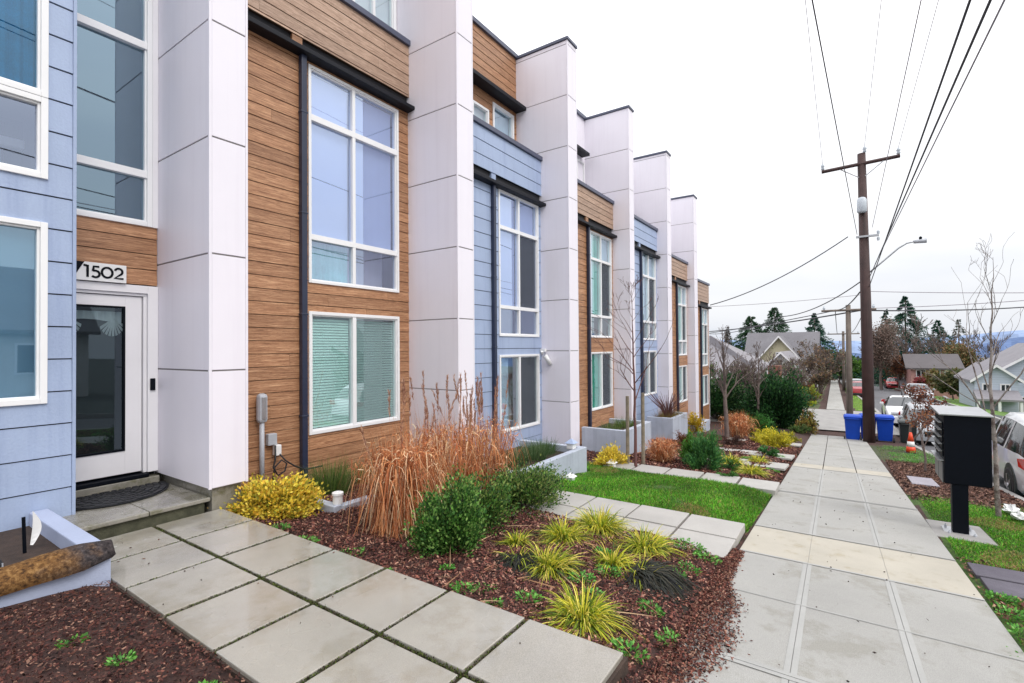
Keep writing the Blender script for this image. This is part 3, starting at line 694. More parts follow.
# small things in the blue planter
t=thing('garden_sign','small white curled plant sign standing in the blue planter','garden sign',(1.06,5.25,-1.5))
b=MB()
for k in range(8):
    f0,f1=k/8,(k+1)/8; wd=lambda f:.026*math.sin(math.pi*min(1,f*.9+.08)); cx=lambda f:1.06+.03*math.sin(f*3)
    b.quad((cx(f0)-wd(f0),5.25-.02*f0,-1.5+.26*f0),(cx(f0)+wd(f0),5.23,-1.5+.26*f0),(cx(f1)+wd(f1),5.23,-1.5+.26*f1),(cx(f1)-wd(f1),5.25-.02*f1,-1.5+.26*f1))
b.build('plate','white',t); b=MB(); b.tube([(1.03,5.28,-1.58),(1.02,5.27,-1.28)],.012,6); b.build('stake','black',t)
t=thing('drip_nozzle','small black irrigation cap half buried in the blue planter','irrigation cap',(.80,5.0,-1.55))
b=MB(); b.lathe([(.06,0),(.065,.05),(.05,.085),(.02,.10)],(.80,5.0,-1.56),14); b.build('cap','rubber',t,smooth=True); b=MB(); 
for k in range(6): b.box(.755+k*.018,.763+k*.018,4.93,4.936,-1.54,-1.49)
b.build('vent','greyplastic',t)
# white pipe stub at the edging corner
t=thing('pipe_stub','short white drain pipe stub on the concrete edging corner','pipe',(3.62,4.95,-1.8))
b=MB(); b.lathe([(.055,0),(.055,.10),(.065,.10),(.065,.13),(.05,.135)],(3.60,4.93,-1.80),18); b.build('pipe','white',t,smooth=False,bevel=.003)
# electric conduit with meter head, outlet and cable on the wood wall
t=thing('conduit_box','grey electrical conduit with capsule head on the wood siding','electrical box',(3.60,6.6,-1.9))
b=MB(); b.tube([(3.62,6.60,-1.95),(3.62,6.60,-.95)],.032,10); b.build('conduit','greyplastic',t,smooth=True)
b=MB(); b.box(3.555,3.685,6.54,6.66,-1.00,-.60); b.build('head','greyplastic',t,bevel=.045)
b=MB(); b.box(3.59,3.65,6.535,6.541,-.95,-.65); b.build('cover','alu',t,bevel=.002)
t=thing('outdoor_outlet','weatherproof outdoor outlet with a looped black cable on the wood siding','outlet',(3.78,6.6,-1.3))
b=MB(); b.box(3.71,3.84,6.60,6.68,-1.33,-1.17); b.build('box','greyplastic',t,bevel=.01)
b=MB(); b.box(3.80,3.88,6.56,6.66,-1.48,-1.33); b.build('adapter','white',t,bevel=.01)
b=MB(); pts=[(3.85,6.56,-1.46),(3.92,6.53,-1.56),(4.05,6.52,-1.66),(4.2,6.5,-1.74),(4.45,6.45,-1.73)]; b.tube(pts,.012,6); b.tube([(3.80,6.58,-1.33),(3.78,6.55,-1.52),(3.74,6.53,-1.62),(3.80,6.52,-1.74),(3.9,6.52,-1.70),(3.93,6.52,-1.60),(3.86,6.53,-1.54),(3.76,6.53,-1.62),(3.73,6.54,-1.85)],.011,6); b.build('cable','rubber',t,smooth=True)
# white camera hanging near pillar
t=thing('security_camera','small white security camera on the corner beside the blue house window','security camera',(10.46,6.22,-.25))
b=MB(); b.box(10.42,10.50,6.14,6.28,-.12,-.04); b.build('mount','white',t,bevel=.01)
b=MB(); b.tube([(10.36,6.10,-.20),(10.48,6.02,-.42)],[.06,.05],10); b.build('body','white',t,smooth=True)
b=MB(); b.tube([(10.30,6.14,-.16),(10.22,6.10,-.1)],.03,8); b.build('bracket','white',t)
# solar lamps
def lantern(x,y,z,label,s=1,roof='blue'):
    t=thing('garden_lantern',label,'garden lantern',(x,y,z))
    b=MB(); b.box(x-.09*s,x+.09*s,y-.09*s,y+.09*s,z,z+.14*s); b.build('body','white',t,bevel=.01)
    b=MB(); h=z+.14*s; q=.13*s; b.add([(x-q,y-q,h),(x+q,y-q,h),(x+q,y+q,h),(x-q,y+q,h),(x,y,h+.11*s)],[(0,1,4),(1,2,4),(2,3,4),(3,0,4),(3,2,1,0)]); b.build('roof',roof,t)
lantern(8.05,4.2,-1.855,'small white lantern with blue roof on the low planter rim',.75,'blue')
lantern(9.16,3.89,gz(9.16,3.89),'white ground lantern at the foot of the staked sapling',.7,'white')
lantern(7.25,3.8,gz(7.25,3.8),'white lantern standing in front of the low planter',.62,'white')

# ---------------------------------------------------------------- parking strip
t=thing('mailbox_cluster','black pedestal cluster mailbox beside the sidewalk','mailbox',(8.6,-1.2,-2.4))
b=MB(); mx0,mx1,my0,my1=8.32,9.08,-1.44,-.995; zb,zt=-1.775,-.905
b.box(mx0,mx1,my0,my1,zb,zt); b.build('cabinet','black',t,bevel=.008)
b=MB(); b.prism([(mx0-.03,zt+.0),(mx1+.05,zt+.0),(mx1+.05,zt+.045),(mx0-.03,zt+.02)],'y',my0-.02,my1+.05); b.build('roof','alu',t,bevel=.004)
b=MB(); c=MB()
for cx_ in range(3):
    for cz_ in range(5):
        x=mx0+.05+cx_*.235; z=-1.0-.092*cz_; b.box(x,x+.215,my1+.002,my1+.014,z-.078,z); c.box(x+.01,x+.205,my1+.0145,my1+.05,z-.012,z-.004)
b.build('doors','black',t,bevel=.003); c.build('door_lips','alu',t)
b=MB(); b.box(mx0+.04,mx1-.04,my1+.002,my1+.06,-1.50,-1.485); b.build('shelf','alu',t)
b=MB(); b.box(mx0+.05,mx0+.37,my1+.002,my1+.016,-1.78,-1.52); b.box(mx0+.40,mx1-.05,my1+.002,my1+.016,-1.78,-1.52); b.build('parcel_door','greymetal',t,bevel=.004)
b=MB(); b.box(8.33,8.46,-1.22,-1.065,-2.47,-1.777); b.build('pedestal','black',t,bevel=.006)
b=MB(); b.box(8.22,8.58,-1.30,-.98,-2.405,-2.386); b.build('base_plate','alu',t)
for dx in (8.25,8.55):
    for dy in (-1.26,-1.02):
        b=MB(); b.lathe([(.015,0),(.015,.025),(.007,.025),(.007,.04)],(dx,dy,-2.386),6); b.build('bolt','greyplastic',t)
# pads and lids follow the slope of the ground
def lid(name,label,cat_,x0,x1,y0,y1,mat,up=.02,th=.08):
    b=MB(); vs=[]
    for x in (x0,x1):
        for y in (y0,y1):
            z=float(prof(x))+up; vs+=[(x,y,z-th),(x,y,z)]
    b.add(vs,[(0,1,3,2),(4,6,7,5),(0,4,5,1),(2,3,7,6),(0,2,6,4),(1,5,7,3)])
    return prop(b.build(name,mat,bevel=.008),label,cat_)
lid('concrete_pad','concrete pad under the pedestal mailbox','concrete pad',7.98,9.0,-1.42,-.86,'curb',.012)
lid('utility_vault','dark grey utility vault lid, farther of the two by the sidewalk','utility lid',6.42,6.86,-2.05,-.98,'util')
lid('utility_vault','dark grey utility vault lid, nearer of the two by the sidewalk','utility lid',5.93,6.37,-2.05,-1.0,'util')
lid('water_meter_vault','pale grey water meter box lid in the mulch strip','utility lid',12.45,13.6,-1.42,-1.0,'util2',.045)
def rag(x,y,label,s,seed):
    r=random.Random(seed); b=MB(); n,m=10,8; z0=gz(x,y); vs=[]
    for i in range(m+1):
        for j in range(n):
            ph=math.pi*i/m; th=2*math.pi*j/n; q=s*(.55+.6*r.random())
            vs.append((x+q*math.sin(ph)*math.cos(th),y+q*.7*math.sin(ph)*math.sin(th),z0+.03+q*.75*(1+math.cos(ph))*.6))
    b.add(vs,[(i*n+j,i*n+(j+1)%n,(i+1)*n+(j+1)%n,(i+1)*n+j) for i in range(m) for j in range(n)])
    prop(b.build('plastic_bag','white'),label,'plastic bag')
rag(10.35,-1.99,'crumpled white plastic bag on the grass beside the pale sapling',.15,1)
rag(9.9,-1.98,'torn white plastic wrapper nearer the frame edge by the sapling',.13,2)

# traffic cone
SC=.78
t=thing('traffic_cone','orange traffic cone with white collar on the parking strip','traffic cone',(20.1,-1.6,gz(20.1,-1.6)))
z=gz(20.1,-1.6); b=MB(); b.box(19.95,20.25,-1.75,-1.45,z,z+.04); b.build('base','bindark',t,bevel=.01)
b=MB(); b.lathe([(.13,.04),(.108,.22)],(20.1,-1.6,z),16); b.build('body','orange',t,smooth=True)
b=MB(); b.lathe([(.085,.38),(.035,.66),(.025,.66)],(20.1,-1.6,z),16); b.build('tip','orange',t,smooth=True)
b=MB(); b.lathe([(.110,.22),(.087,.38)],(20.1,-1.6,z),16); b.build('collar','white',t,smooth=True)

# wheelie bins
def wbin(x,y,mat,label,grp=None,rot=0,z=None,s=1):
    z=gz(x,y) if z is None else z
    t=thing('wheelie_bin',label,'recycling bin',(x,y,z),grp)
    def ring(hx,hy,zz,ox=0): return [(x+ox-hx*s,y-hy*s,z+zz*s),(x+ox+hx*s,y-hy*s,z+zz*s),(x+ox+hx*s,y+hy*s,z+zz*s),(x+ox-hx*s,y+hy*s,z+zz*s)]
    b=MB(); r=[ring(.22,.22,.06),ring(.30,.27,.90),ring(.325,.29,.90),ring(.325,.29,.96)]
    vs=sum(r,[]); fs=[(3,2,1,0)]+[(4*i+j,4*i+(j+1)%4,4*i+4+(j+1)%4,4*i+4+j) for i in range(3) for j in range(4)]+[(12,13,14,15)]
    b.add(vs,fs); b.build('body',mat,t,bevel=.02)
    b=MB(); r=[ring(.345,.305,.963),ring(.345,.305,1.0),ring(.27,.25,1.055)]; vs=sum(r,[])
    b.add(vs,[(3,2,1,0)]+[(4*i+j,4*i+(j+1)%4,4*i+4+(j+1)%4,4*i+4+j) for i in range(2) for j in range(4)]+[(8,9,10,11)]); b.build('lid',mat,t,bevel=.015)
    b=MB(); b.tube([(x-.36*s,y-.22*s,z+.93*s),(x-.36*s,y+.22*s,z+.93*s)],.02*s,8); b.build('handle',mat,t)
    for sy in (-1,1):
        b=MB(); b.tube([(x-.22*s,y+sy*.24*s,z+.11*s),(x-.22*s,y+sy*.30*s,z+.11*s)],.11*s,14); b.build('wheel','tyre',t)
wbin(24.3,-.10,'binblue','leftmost blue wheelie bin beside the sidewalk','blue bins around the utility pole')
wbin(24.9,-.62,'binblue','middle blue wheelie bin partly behind the utility pole','blue bins around the utility pole')
wbin(24.6,-1.16,'binblue','blue wheelie bin just right of the utility pole','blue bins around the utility pole')
wbin(25.0,-1.9,'bindark','black wheelie bin beside the silver hatchback')
wbin(58,-6.85,'binteal','teal wheelie bin on the lawn across the street',z=-6.0)

# ---------------------------------------------------------------- utility poles, wires
t=thing('utility_pole','dark brown utility pole with street light arm beside the blue bins','utility pole',(23.5,-.55,-3.8))
b=MB(); b.tube([(23.5,-.62,-3.95),(23.5,-.60,0),(23.5,-.52,7.45)],[.20,.185,.135],14); b.build('pole','pole',t,smooth=True)
b=MB(); b.tube([(23.42,.80,6.98),(23.42,-1.70,7.08)],.07,6); b.build('crossarm','pole',t)
b=MB(); b.tube([(23.40,.25,7.0),(23.42,-.52,6.45)],.02,5); b.tube([(23.40,-1.25,7.04),(23.42,-.52,6.45)],.02,5); b.build('brace','alu',t)
for y,z in ((.76,7.05),(-1.65,7.15),(-.62,7.45)):
    b=MB(); b.lathe([(.03,0),(.07,.04),(.04,.10),(.075,.14),(.04,.22),(.02,.26)],(23.42,y,z),10); b.build('insulator','cer',t,smooth=True)
b=MB(); b.lathe([(.13,0),(.16,.05),(.16,.50),(.12,.57),(.05,.60)],(23.28,-.50,5.1),16); b.build('transformer','cer',t,smooth=True)
b=MB(); b.tube([(23.45,-.62,2.7),(23.45,-1.1,3.15),(23.45,-1.6,3.62),(23.45,-1.85,3.78),(23.45,-2.1,3.82)],.03,7); b.build('lamp_arm','alu',t,smooth=True)
b=MB(); b.tube([(23.45,-2.05,3.80),(23.45,-2.42,3.81)],[.06,.09],8); b.build('lamp_head','greyplastic',t,smooth=True)
b=MB(); b.lathe([(.04,0),(.05,.08),(.02,.12)],(23.45,-2.25,3.86),8); b.build('photocell','black',t)
b=MB(); b.box(23.3,23.42,-1.02,-.30,4.15,4.22); b.build('bracket','alu',t)
for zz in (4.23,3.98):
    b=MB(); b.lathe([(.04,0),(.05,.1),(.02,.14)],(23.36,-1.0,zz),8); b.build('insulator','cer',t)
def farpole(x,y,h,label,arm=2.0,armz=.3):
    z=gz(x,y); t=thing('utility_pole',label,'utility pole',(x,y,z))
    b=MB(); b.tube([(x,y,z-.2),(x,y,z+h)],[.17,.12],10); b.build('pole','oldpole',t,smooth=True)
    b=MB(); b.tube([(x-.1,y+arm/2,z+h-armz),(x-.1,y-arm/2,z+h-armz)],.07,6); b.build('crossarm','oldpole',t)
    for s in (-1,1): b=MB(); b.lathe([(.05,0),(.07,.1),(.03,.22)],(x-.1,y+s*arm*.45,z+h-armz+.06),8); b.build('insulator','cer',t)
farpole(34.2,-.02,6.35,'weathered grey utility pole with crossarm just beyond the side street',2.6)
farpole(66,.45,6.6,'small far utility pole down the sidewalk beyond the grey one',3.0)
def wire(pts,r,mat,label,sag=0):
    """pts chain; each span sags"""
    b=MB(); P=[]
    for i,(a,c) in enumerate(zip(pts,pts[1:])):
        a=np.array(a,float);c=np.array(c,float)
        for k in range(14):
            f=k/14; q=a+(c-a)*f; q[2]-=4*sag*f*(1-f); P.append(q)
    P.append(np.array(pts[-1],float)); b.tube(P,r,5); prop(b.build('overhead_wire',mat,smooth=True),label,'wire','overhead wires')
wire([(23.42,.76,7.3),(-20,.55,10.4)],.008,'wirelight','pale thin overhead wire from the left end of the crossarm',.15)
wire([(23.4,-.34,4.3),(-20,1.74,6.94)],.011,'wire','overhead wire leaving the pole below the transformer toward the row of houses',.1)
wire([(23.42,-.62,7.7),(-20,-1.5,12.03)],.008,'wirelight','pale thin overhead wire from the top of the dark pole')
wire([(23.4,-.82,4.51),(-20,-1.59,8.12)],.009,'wirelight','middle overhead wire right of the pole top wire')
wire([(23.42,-1.65,7.4),(-20,-2.76,11.09)],.008,'wirelight','pale thin overhead wire from the right end of the crossarm')
wire([(23.45,-.70,2.25),(-20,-1.72,5.69)],.0135,'wire','thick black telephone cable, left one of the pair',.0)
wire([(23.45,-.73,2.65),(-20,-1.83,4.24)],.0135,'wire','thick black telephone cable, right one of the pair')
wire([(23.45,-.89,3.1),(-20,-2.07,4.02)],.010,'wirelight','pale thin overhead wire farthest right')
wire([(26.0,5.7,2.05),(23.45,-.05,4.26)],.022,'wire','service wire sagging from the dark pole to the end townhouse',.32)
wire([(42,10.6,.9),(34.1,.36,2.05),(23.5,-.4,2.06)],.026,'wire','lower cable crossing left behind the end townhouse',.12)
wire([(42.6,9.4,1.0),(30,2.9,1.55),(23.5,-.41,2.45)],.022,'wire','wavy cable from the dark pole toward the hip-roofed house',.28)
wire([(60,16,1.6),(34.1,-.6,1.95),(60,-16,3.4)],.045,'wire','dark cable crossing the street behind the conifers',.25)
wire([(60,16,4.6),(60,-1.5,5.0)],.026,'wirelight','pale cable crossing high above the white gabled house',.2)
wire([(60,-1.5,5.3),(60,-16,4.2)],.032,'wirelight','upper pale cable crossing above the conifers',.1)
wire([(60,-1.5,3.6),(60,-16,3.9)],.032,'wirelight','middle pale cable crossing above the conifers',.15)
wire([(34.1,.6,2.05),(66,1.0,1.3)],.022,'wire','cable running on from the grey pole, left of two',.3)
wire([(34.1,-.8,2.05),(66,-.2,1.3)],.022,'wire','cable running on from the grey pole, right of two',.3)

# ---------------------------------------------------------------- plants
YEL=[(.72,.52,.05),(.80,.62,.10),(.55,.44,.05),(.62,.38,.05),(.26,.26,.03)]
SED=[(.50,.50,.03),(.70,.62,.06),(.24,.34,.03),(.78,.66,.14),(.08,.14,.02),(.36,.42,.03)]
DRK=[(.018,.02,.02),(.035,.04,.03),(.05,.045,.03)]
BOX=[(.055,.15,.025),(.10,.23,.04),(.02,.065,.014),(.19,.32,.08),(.035,.10,.02)]
DRY=[(.60,.23,.09),(.74,.36,.16),(.42,.13,.05),(.90,.64,.40),(.26,.10,.05),(.60,.24,.10)]
GRN=[(.07,.19,.02),(.10,.26,.025),(.05,.14,.015),(.16,.30,.03)]
def sedge(x,y,label,r=.30,n=420,cols=SED,h=.56,droop=1.05,w=.0095,dark=0,lean=(0,0),name='sedge_clump',grp='yellow sedge clumps in the front bed',cat_='sedge',up=.9):
    n=int(n*1.3); r*=1.0; z=gz(x,y); th=RNG.uniform(0,2*np.pi,n)+.5*np.sin(RNG.uniform(0,2*np.pi,n)*3+x*9); tilt=RNG.uniform(.12,1.25,n)
    D=np.c_[np.cos(th)*np.sin(tilt)+lean[0],np.sin(th)*np.sin(tilt)+lean[1],np.cos(tilt)*up]; D=unit(D)
    rr=RNG.uniform(0,r*.28,n); P=np.c_[x+rr*np.cos(th),y+rr*np.sin(th),np.full(n,z)]
    l=RNG.uniform(.55,1.15,n)*r*1.35*h/.75; col=palette(n,cols)
    parts=[blades(P,D,l,w,droop*RNG.uniform(.35,1.1,n),col,5)]
    if dark:
        m=dark; th=RNG.normal(math.atan2(lean[1],lean[0]) if lean!=(0,0) else -1.2,.7,m); D=unit(np.c_[np.cos(th),np.sin(th),RNG.uniform(.15,.9,m)])
        P=np.c_[x+RNG.normal(0,r*.12,m),y+RNG.normal(0,r*.12,m),np.full(m,z+.02)]
        parts.append(blades(P,D,RNG.uniform(.5,1.1,m)*r*1.3,w,1.0,palette(m,DRK),5))
    V,F,c=cat(parts); V[:,2]=np.maximum(V[:,2],G(V[:,0],V[:,1])+.004)
    npmesh(name,V,F,c,'leaf',label=label,cat=cat_,group=grp)
sedge(2.95,1.47,'large yellow-green sedge clump nearest the camera, beside the slab path',.36,620)
sedge(5.05,2.30,'wide bushy yellow sedge clump in front of the lawn slabs',.46,700)
sedge(4.50,2.45,'yellow sedge clump just left of the widest one',.38,480)
sedge(4.75,1.66,'yellow sedge clump at the right, nearest the lawn slabs',.38,520,lean=(.2,-.15),dark=160)
sedge(3.66,2.12,'yellow sedge with blackened strands drooping to its left',.36,420,lean=(.15,-.3),dark=160)
sedge(3.62,2.42,'blackened sedge tuft beside the green bush',.34,60,cols=SED,dark=1200,lean=(-.3,-.35))
sedge(4.10,1.75,'thin sedge tuft in the middle of the bed with a dark heap behind',.26,190,h=.8)
sedge(4.05,1.45,'flattened black sedge heap in the middle of the bed',.42,40,dark=1300,lean=(.1,-.5),h=.5)
sedge(4.04,2.72,'small upright yellow sedge between the green bush and the black tuft',.24,150,up=1.4)
def weeds(pts):
    labs=['beside the path edge','near the front corner of the bed','between the sedges','at the curb edge of the bed','under the nearest sedge','next to the bush']
    for i,(x,y,s) in enumerate(pts):
        n=int(170*s/.12); th=RNG.uniform(0,6.28,n); rr=s*np.sqrt(RNG.random(n)); P=np.c_[x+rr*np.cos(th),y+rr*np.sin(th),np.zeros(n)]
        P[:,2]=G(P[:,0],P[:,1])+.005+RNG.random(n)*.035*s/.12
        D=unit(np.c_[np.cos(th),np.sin(th),RNG.uniform(.1,1.1,n)]); V,F=leaf_quads(P,D,RNG.uniform(.018,.038,n),.016)
        npmesh('weeds',V,F,palette(n,[(.12,.36,.05),(.20,.46,.10),(.07,.24,.04)]),'leaf',kind='stuff')
weeds([(2.87,2.22,.09),(2.72,2.02,.05),(3.9,1.70,.10),(3.24,.98,.09),(2.84,1.10,.10),(2.78,2.34,.09),(2.80,3.62,.10),(2.70,4.2,.12),(3.5,1.2,.08),(4.3,1.25,.08),(3.4,1.6,.07),(3.05,2.75,.05),(4.55,1.2,.09),(2.98,1.9,.09),(1.0,3.2,.05),(1.15,2.6,.05),(.9,3.6,.06),(3.6,1.8,.1),(4.35,1.95,.08),(2.7,3.1,.05),(2.78,4.75,.1),
       (5.4,-1.0,.13),(5.0,-1.0,.12),(4.6,-1.02,.16),(5.8,-1.05,.1),(4.2,-1.1,.18),(18.5,-1.3,.35),(17.5,-1.6,.4),(19.3,-1.9,.4),(16.9,-1.2,.3),(20.8,-1.3,.4),(11.7,1.35,.12),(13.0,2.0,.16),(14.2,1.5,.2),(3.9,3.1,.07),(5.1,1.35,.15),(5.0,1.15,.12),(1.9,1.0,.02)])
def shrub(x,y,rx,ry,h,cols,n,label,ls=(.03,.05),lw=.5,clumps=26,name='shrub',cat_='shrub',grp=None,mat='leaf',z=None,lift=.0,up=.35,stem=True,fill=.12):
    """leafy shrub: leaves grouped in many small uneven shoots, darker inside"""
    z=gz(x,y) if z is None else z
    t=thing(name,label,cat_,(x,y,z),grp)
    cth=RNG.uniform(0,6.283,clumps); cu=RNG.uniform(.05,1,clumps); cr=RNG.uniform(.45,1.12,clumps)
    cc=np.c_[rx*cr*np.sqrt(1-.75*cu**2)*np.cos(cth),ry*cr*np.sqrt(1-.75*cu**2)*np.sin(cth),h*(lift+(1-lift)*cu)*RNG.uniform(.72,1.0,clumps)]
    w=RNG.integers(0,clumps,n); cen=cc[w]; f=RNG.uniform(.25,1.08,n)**.7
    base=np.array([0,0,h*.12]); P=base+(cen-base)*f[:,None]; sp=.035+.085*f
    P=P+RNG.normal(0,1,(n,3))*np.array([rx,ry,h*.8])*sp[:,None]
    P[:,2]=np.maximum(P[:,2],.01)
    D=unit(unit(cen-base)*.9+np.array([0,0,.35])+rdir(n,up)*.75)
    l=RNG.uniform(ls[0],ls[1],n); V,F=leaf_quads(P+np.array([x,y,z]),D,l,l*lw)
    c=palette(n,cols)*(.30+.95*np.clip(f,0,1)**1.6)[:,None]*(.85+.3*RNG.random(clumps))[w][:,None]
    npmesh('foliage',V,F,np.clip(c,0.002,1),mat,t)
    if stem:
        b=MB()
        for k in range(9):
            a=cc[k%clumps]; b.tube([(x,y,z-.02),(x+a[0]*.5,y+a[1]*.5,z+a[2]*.55),(x+a[0]*.85,y+a[1]*.85,z+a[2]*.9)],[.012*h*1.6,.008*h*1.6,.003],5)
        b.build('stem','bark',t)
    return t
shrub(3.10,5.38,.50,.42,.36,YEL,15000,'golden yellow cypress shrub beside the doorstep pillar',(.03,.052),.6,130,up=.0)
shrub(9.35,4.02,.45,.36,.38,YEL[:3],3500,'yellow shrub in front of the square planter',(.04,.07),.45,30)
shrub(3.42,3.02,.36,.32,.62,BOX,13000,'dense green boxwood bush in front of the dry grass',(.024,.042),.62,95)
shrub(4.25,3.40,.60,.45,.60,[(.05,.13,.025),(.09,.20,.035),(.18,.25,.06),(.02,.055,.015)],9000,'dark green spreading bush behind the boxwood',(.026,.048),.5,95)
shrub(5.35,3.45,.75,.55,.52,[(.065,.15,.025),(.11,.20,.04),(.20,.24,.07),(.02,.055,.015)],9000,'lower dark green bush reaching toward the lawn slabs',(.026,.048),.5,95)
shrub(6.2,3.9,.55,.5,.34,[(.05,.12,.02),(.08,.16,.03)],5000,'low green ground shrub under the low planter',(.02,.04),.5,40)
# fine green grasses
def tuft(x,y,z,r,h,n,cols,label,w=.004,spread=.45,droop=.35,name='grass_tuft',grp=None,parent=None,cat_='ornamental grass'):
    th=RNG.uniform(0,6.283,n); tl=np.abs(RNG.normal(0,spread,n)); D=unit(np.c_[np.cos(th)*np.sin(tl),np.sin(th)*np.sin(tl),np.cos(tl)])
    rr=r*np.sqrt(RNG.random(n)); P=np.c_[x+rr*np.cos(th),y+rr*np.sin(th),np.full(n,z)]
    V,F,c=blades(P,D,RNG.uniform(.55,1.08,n)*h,w,droop*RNG.uniform(.3,1.3,n),palette(n,cols),5)
    return npmesh(name,V,F,c,'leaf',parent,label,cat_,grp)
FG=[(.09,.17,.03),(.13,.22,.05),(.06,.12,.03),(.22,.24,.09)]
tuft(4.15,5.85,gz(4.15,5.85)-.02,.22,.62,900,FG,'fine green grass tuft against the wood siding by the downpipe')
tuft(4.9,5.9,gz(4.9,5.9)-.02,.2,.5,500,FG,'fine green grass tuft hidden behind the dry grass')
for i,(x,y,s,lb) in enumerate([(6.9,4.7,.40,'left'),(7.45,4.65,.42,'middle'),(7.95,4.75,.36,'right')]):
    tuft(x,y,-1.98,.22,s,700,[(.05,.11,.03),(.08,.15,.05),(.14,.19,.09)],f'fine blue-green grass in the low planter, {lb} tuft',grp='grass tufts in the low planter')
tuft(11.5,4.9,-2.12,.22,.36,400,FG,'short green grass in the square planter, left tuft'); tuft(12.3,4.85,-2.12,.25,.4,500,FG,'short green grass in the square planter, right tuft')
tuft(16.2,5.0,-2.45,.3,.5,500,[(.16,.18,.04),(.26,.20,.06),(.3,.14,.06)],'olive grass in the tall planter, left tuft'); tuft(16.9,5.0,-2.45,.35,.5,600,[(.16,.18,.04),(.26,.20,.06),(.3,.14,.06)],'olive grass in the tall planter, right tuft')
def drygrass(x,y,h,n,label,spread=.22,curl=.5,plumes=0,r=.16,w=.010,grp='dry ornamental grasses in the front bed',leafy=1.):
    z=gz(x,y); t=thing('dry_grass_clump',label,'ornamental grass',(x,y,z),grp)
    th=RNG.uniform(0,6.283,n); tl=np.abs(RNG.normal(0,spread,n)); D=unit(np.c_[np.cos(th)*np.sin(tl),np.sin(th)*np.sin(tl),np.cos(tl)])
    rr=r*np.sqrt(RNG.random(n)); P=np.c_[x+rr*np.cos(th),y+rr*np.sin(th),np.full(n,z)]
    A=blades(P,D,RNG.uniform(.55,1.0,n)*h,w*.55,.08,palette(n,DRY),5)
    m=int(n*2.2*leafy); k=RNG.integers(0,n,m); f=RNG.uniform(.1,.85,m); Q=P[k]+D[k]*(f*h*.85)[:,None]
    th2=RNG.uniform(0,6.283,m); D2=unit(np.c_[np.cos(th2),np.sin(th2),RNG.uniform(.4,1.6,m)])
    B=blades(Q,D2,RNG.uniform(.16,.42,m)*min(1,h),w,RNG.uniform(.8,2.2,m)*curl*2,palette(m,DRY),5)
    V,F,c=cat([A,B]); V[:,2]=np.maximum(V[:,2],G(V[:,0],V[:,1])+.003); npmesh('stalks',V,F,c,'dry',t)
    if plumes:
        th=RNG.uniform(0,6.283,plumes); tl=np.abs(RNG.normal(0,.16,plumes)); D=unit(np.c_[np.cos(th)*np.sin(tl),np.sin(th)*np.sin(tl),np.cos(tl)]); P=np.c_[x+r*np.cos(th)*.7,y+r*np.sin(th)*.7,np.full(plumes,z)]
        S=blades(P,D,h*RNG.uniform(1.0,1.2,plumes),.007,.05,palette(plumes,DRY),5); ps=[]
        k=np.repeat(np.arange(plumes),90); f=RNG.random(len(k))**.8; L0=h*RNG.uniform(.62,1.05,plumes); pl=RNG.uniform(.22,.42,plumes)
        Q=P[k]+D[k]*(L0[k]+f*pl[k])[:,None]-np.c_[np.zeros((len(k),2)),.05*(L0[k]+f*pl[k])]
        DD=unit(D[k]+rdir(len(k))*.38); vv,ff=leaf_quads(Q,DD,RNG.uniform(.03,.07,len(k)),.007); V,F,c=cat([S,(vv,ff,palette(len(k),[(.42,.22,.15),(.60,.38,.27),(.30,.14,.09)]))])
        npmesh('plumes',V,F,c,'dry',t)
drygrass(3.62,3.92,1.16,560,'tallest thick dry orange grass clump beside the slab path, curling leaves',.20,.75,4,.15,.0095,leafy=2.0)
drygrass(4.25,4.25,1.28,300,'dry orange grass clump behind the boxwood bush',.22,.75,5,.2,.012)
drygrass(4.9,4.25,1.38,260,'dry grass clump with feathery plumes in front of the white pillar',.23,.6,16,.22,.011)
drygrass(5.65,4.35,1.42,280,'dry grass clump with tall plumes in front of the blue wall',.22,.6,24,.24,.011)
drygrass(5.2,4.9,1.35,130,'thin dry grass clump closest to the wall',.16,.6,8,.2,.010)
drygrass(10.9,3.45,.68,520,'round orange dry grass mound beside the square planter',.52,.35,0,.10,.011,'orange grass mounds of the second bed')
drygrass(19.2,3.3,1.15,460,'large orange grass mound before the dark hedge',.45,.35,0,.18,.020,'orange grass mounds of the second bed')
# second bed
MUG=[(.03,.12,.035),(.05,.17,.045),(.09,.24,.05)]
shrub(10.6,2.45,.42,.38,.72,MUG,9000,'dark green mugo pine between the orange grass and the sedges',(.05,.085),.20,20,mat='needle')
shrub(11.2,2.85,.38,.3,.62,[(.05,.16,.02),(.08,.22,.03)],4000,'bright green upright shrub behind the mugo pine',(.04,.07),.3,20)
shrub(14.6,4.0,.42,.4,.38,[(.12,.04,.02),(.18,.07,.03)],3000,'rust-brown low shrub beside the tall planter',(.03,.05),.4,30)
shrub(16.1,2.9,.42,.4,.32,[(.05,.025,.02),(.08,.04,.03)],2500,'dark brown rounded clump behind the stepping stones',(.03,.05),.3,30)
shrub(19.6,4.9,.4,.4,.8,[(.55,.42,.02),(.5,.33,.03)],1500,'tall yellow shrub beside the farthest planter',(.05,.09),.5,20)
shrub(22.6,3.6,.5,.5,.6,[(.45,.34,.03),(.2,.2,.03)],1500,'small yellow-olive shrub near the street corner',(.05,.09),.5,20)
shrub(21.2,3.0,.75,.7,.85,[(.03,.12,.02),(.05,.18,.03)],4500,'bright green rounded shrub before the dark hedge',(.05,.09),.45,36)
shrub(18.3,2.25,.62,.55,.42,[(.5,.44,.03),(.38,.36,.03),(.6,.5,.04)],3500,'yellow mound shrub, farther of the two by the sidewalk',(.04,.08),.4,36)
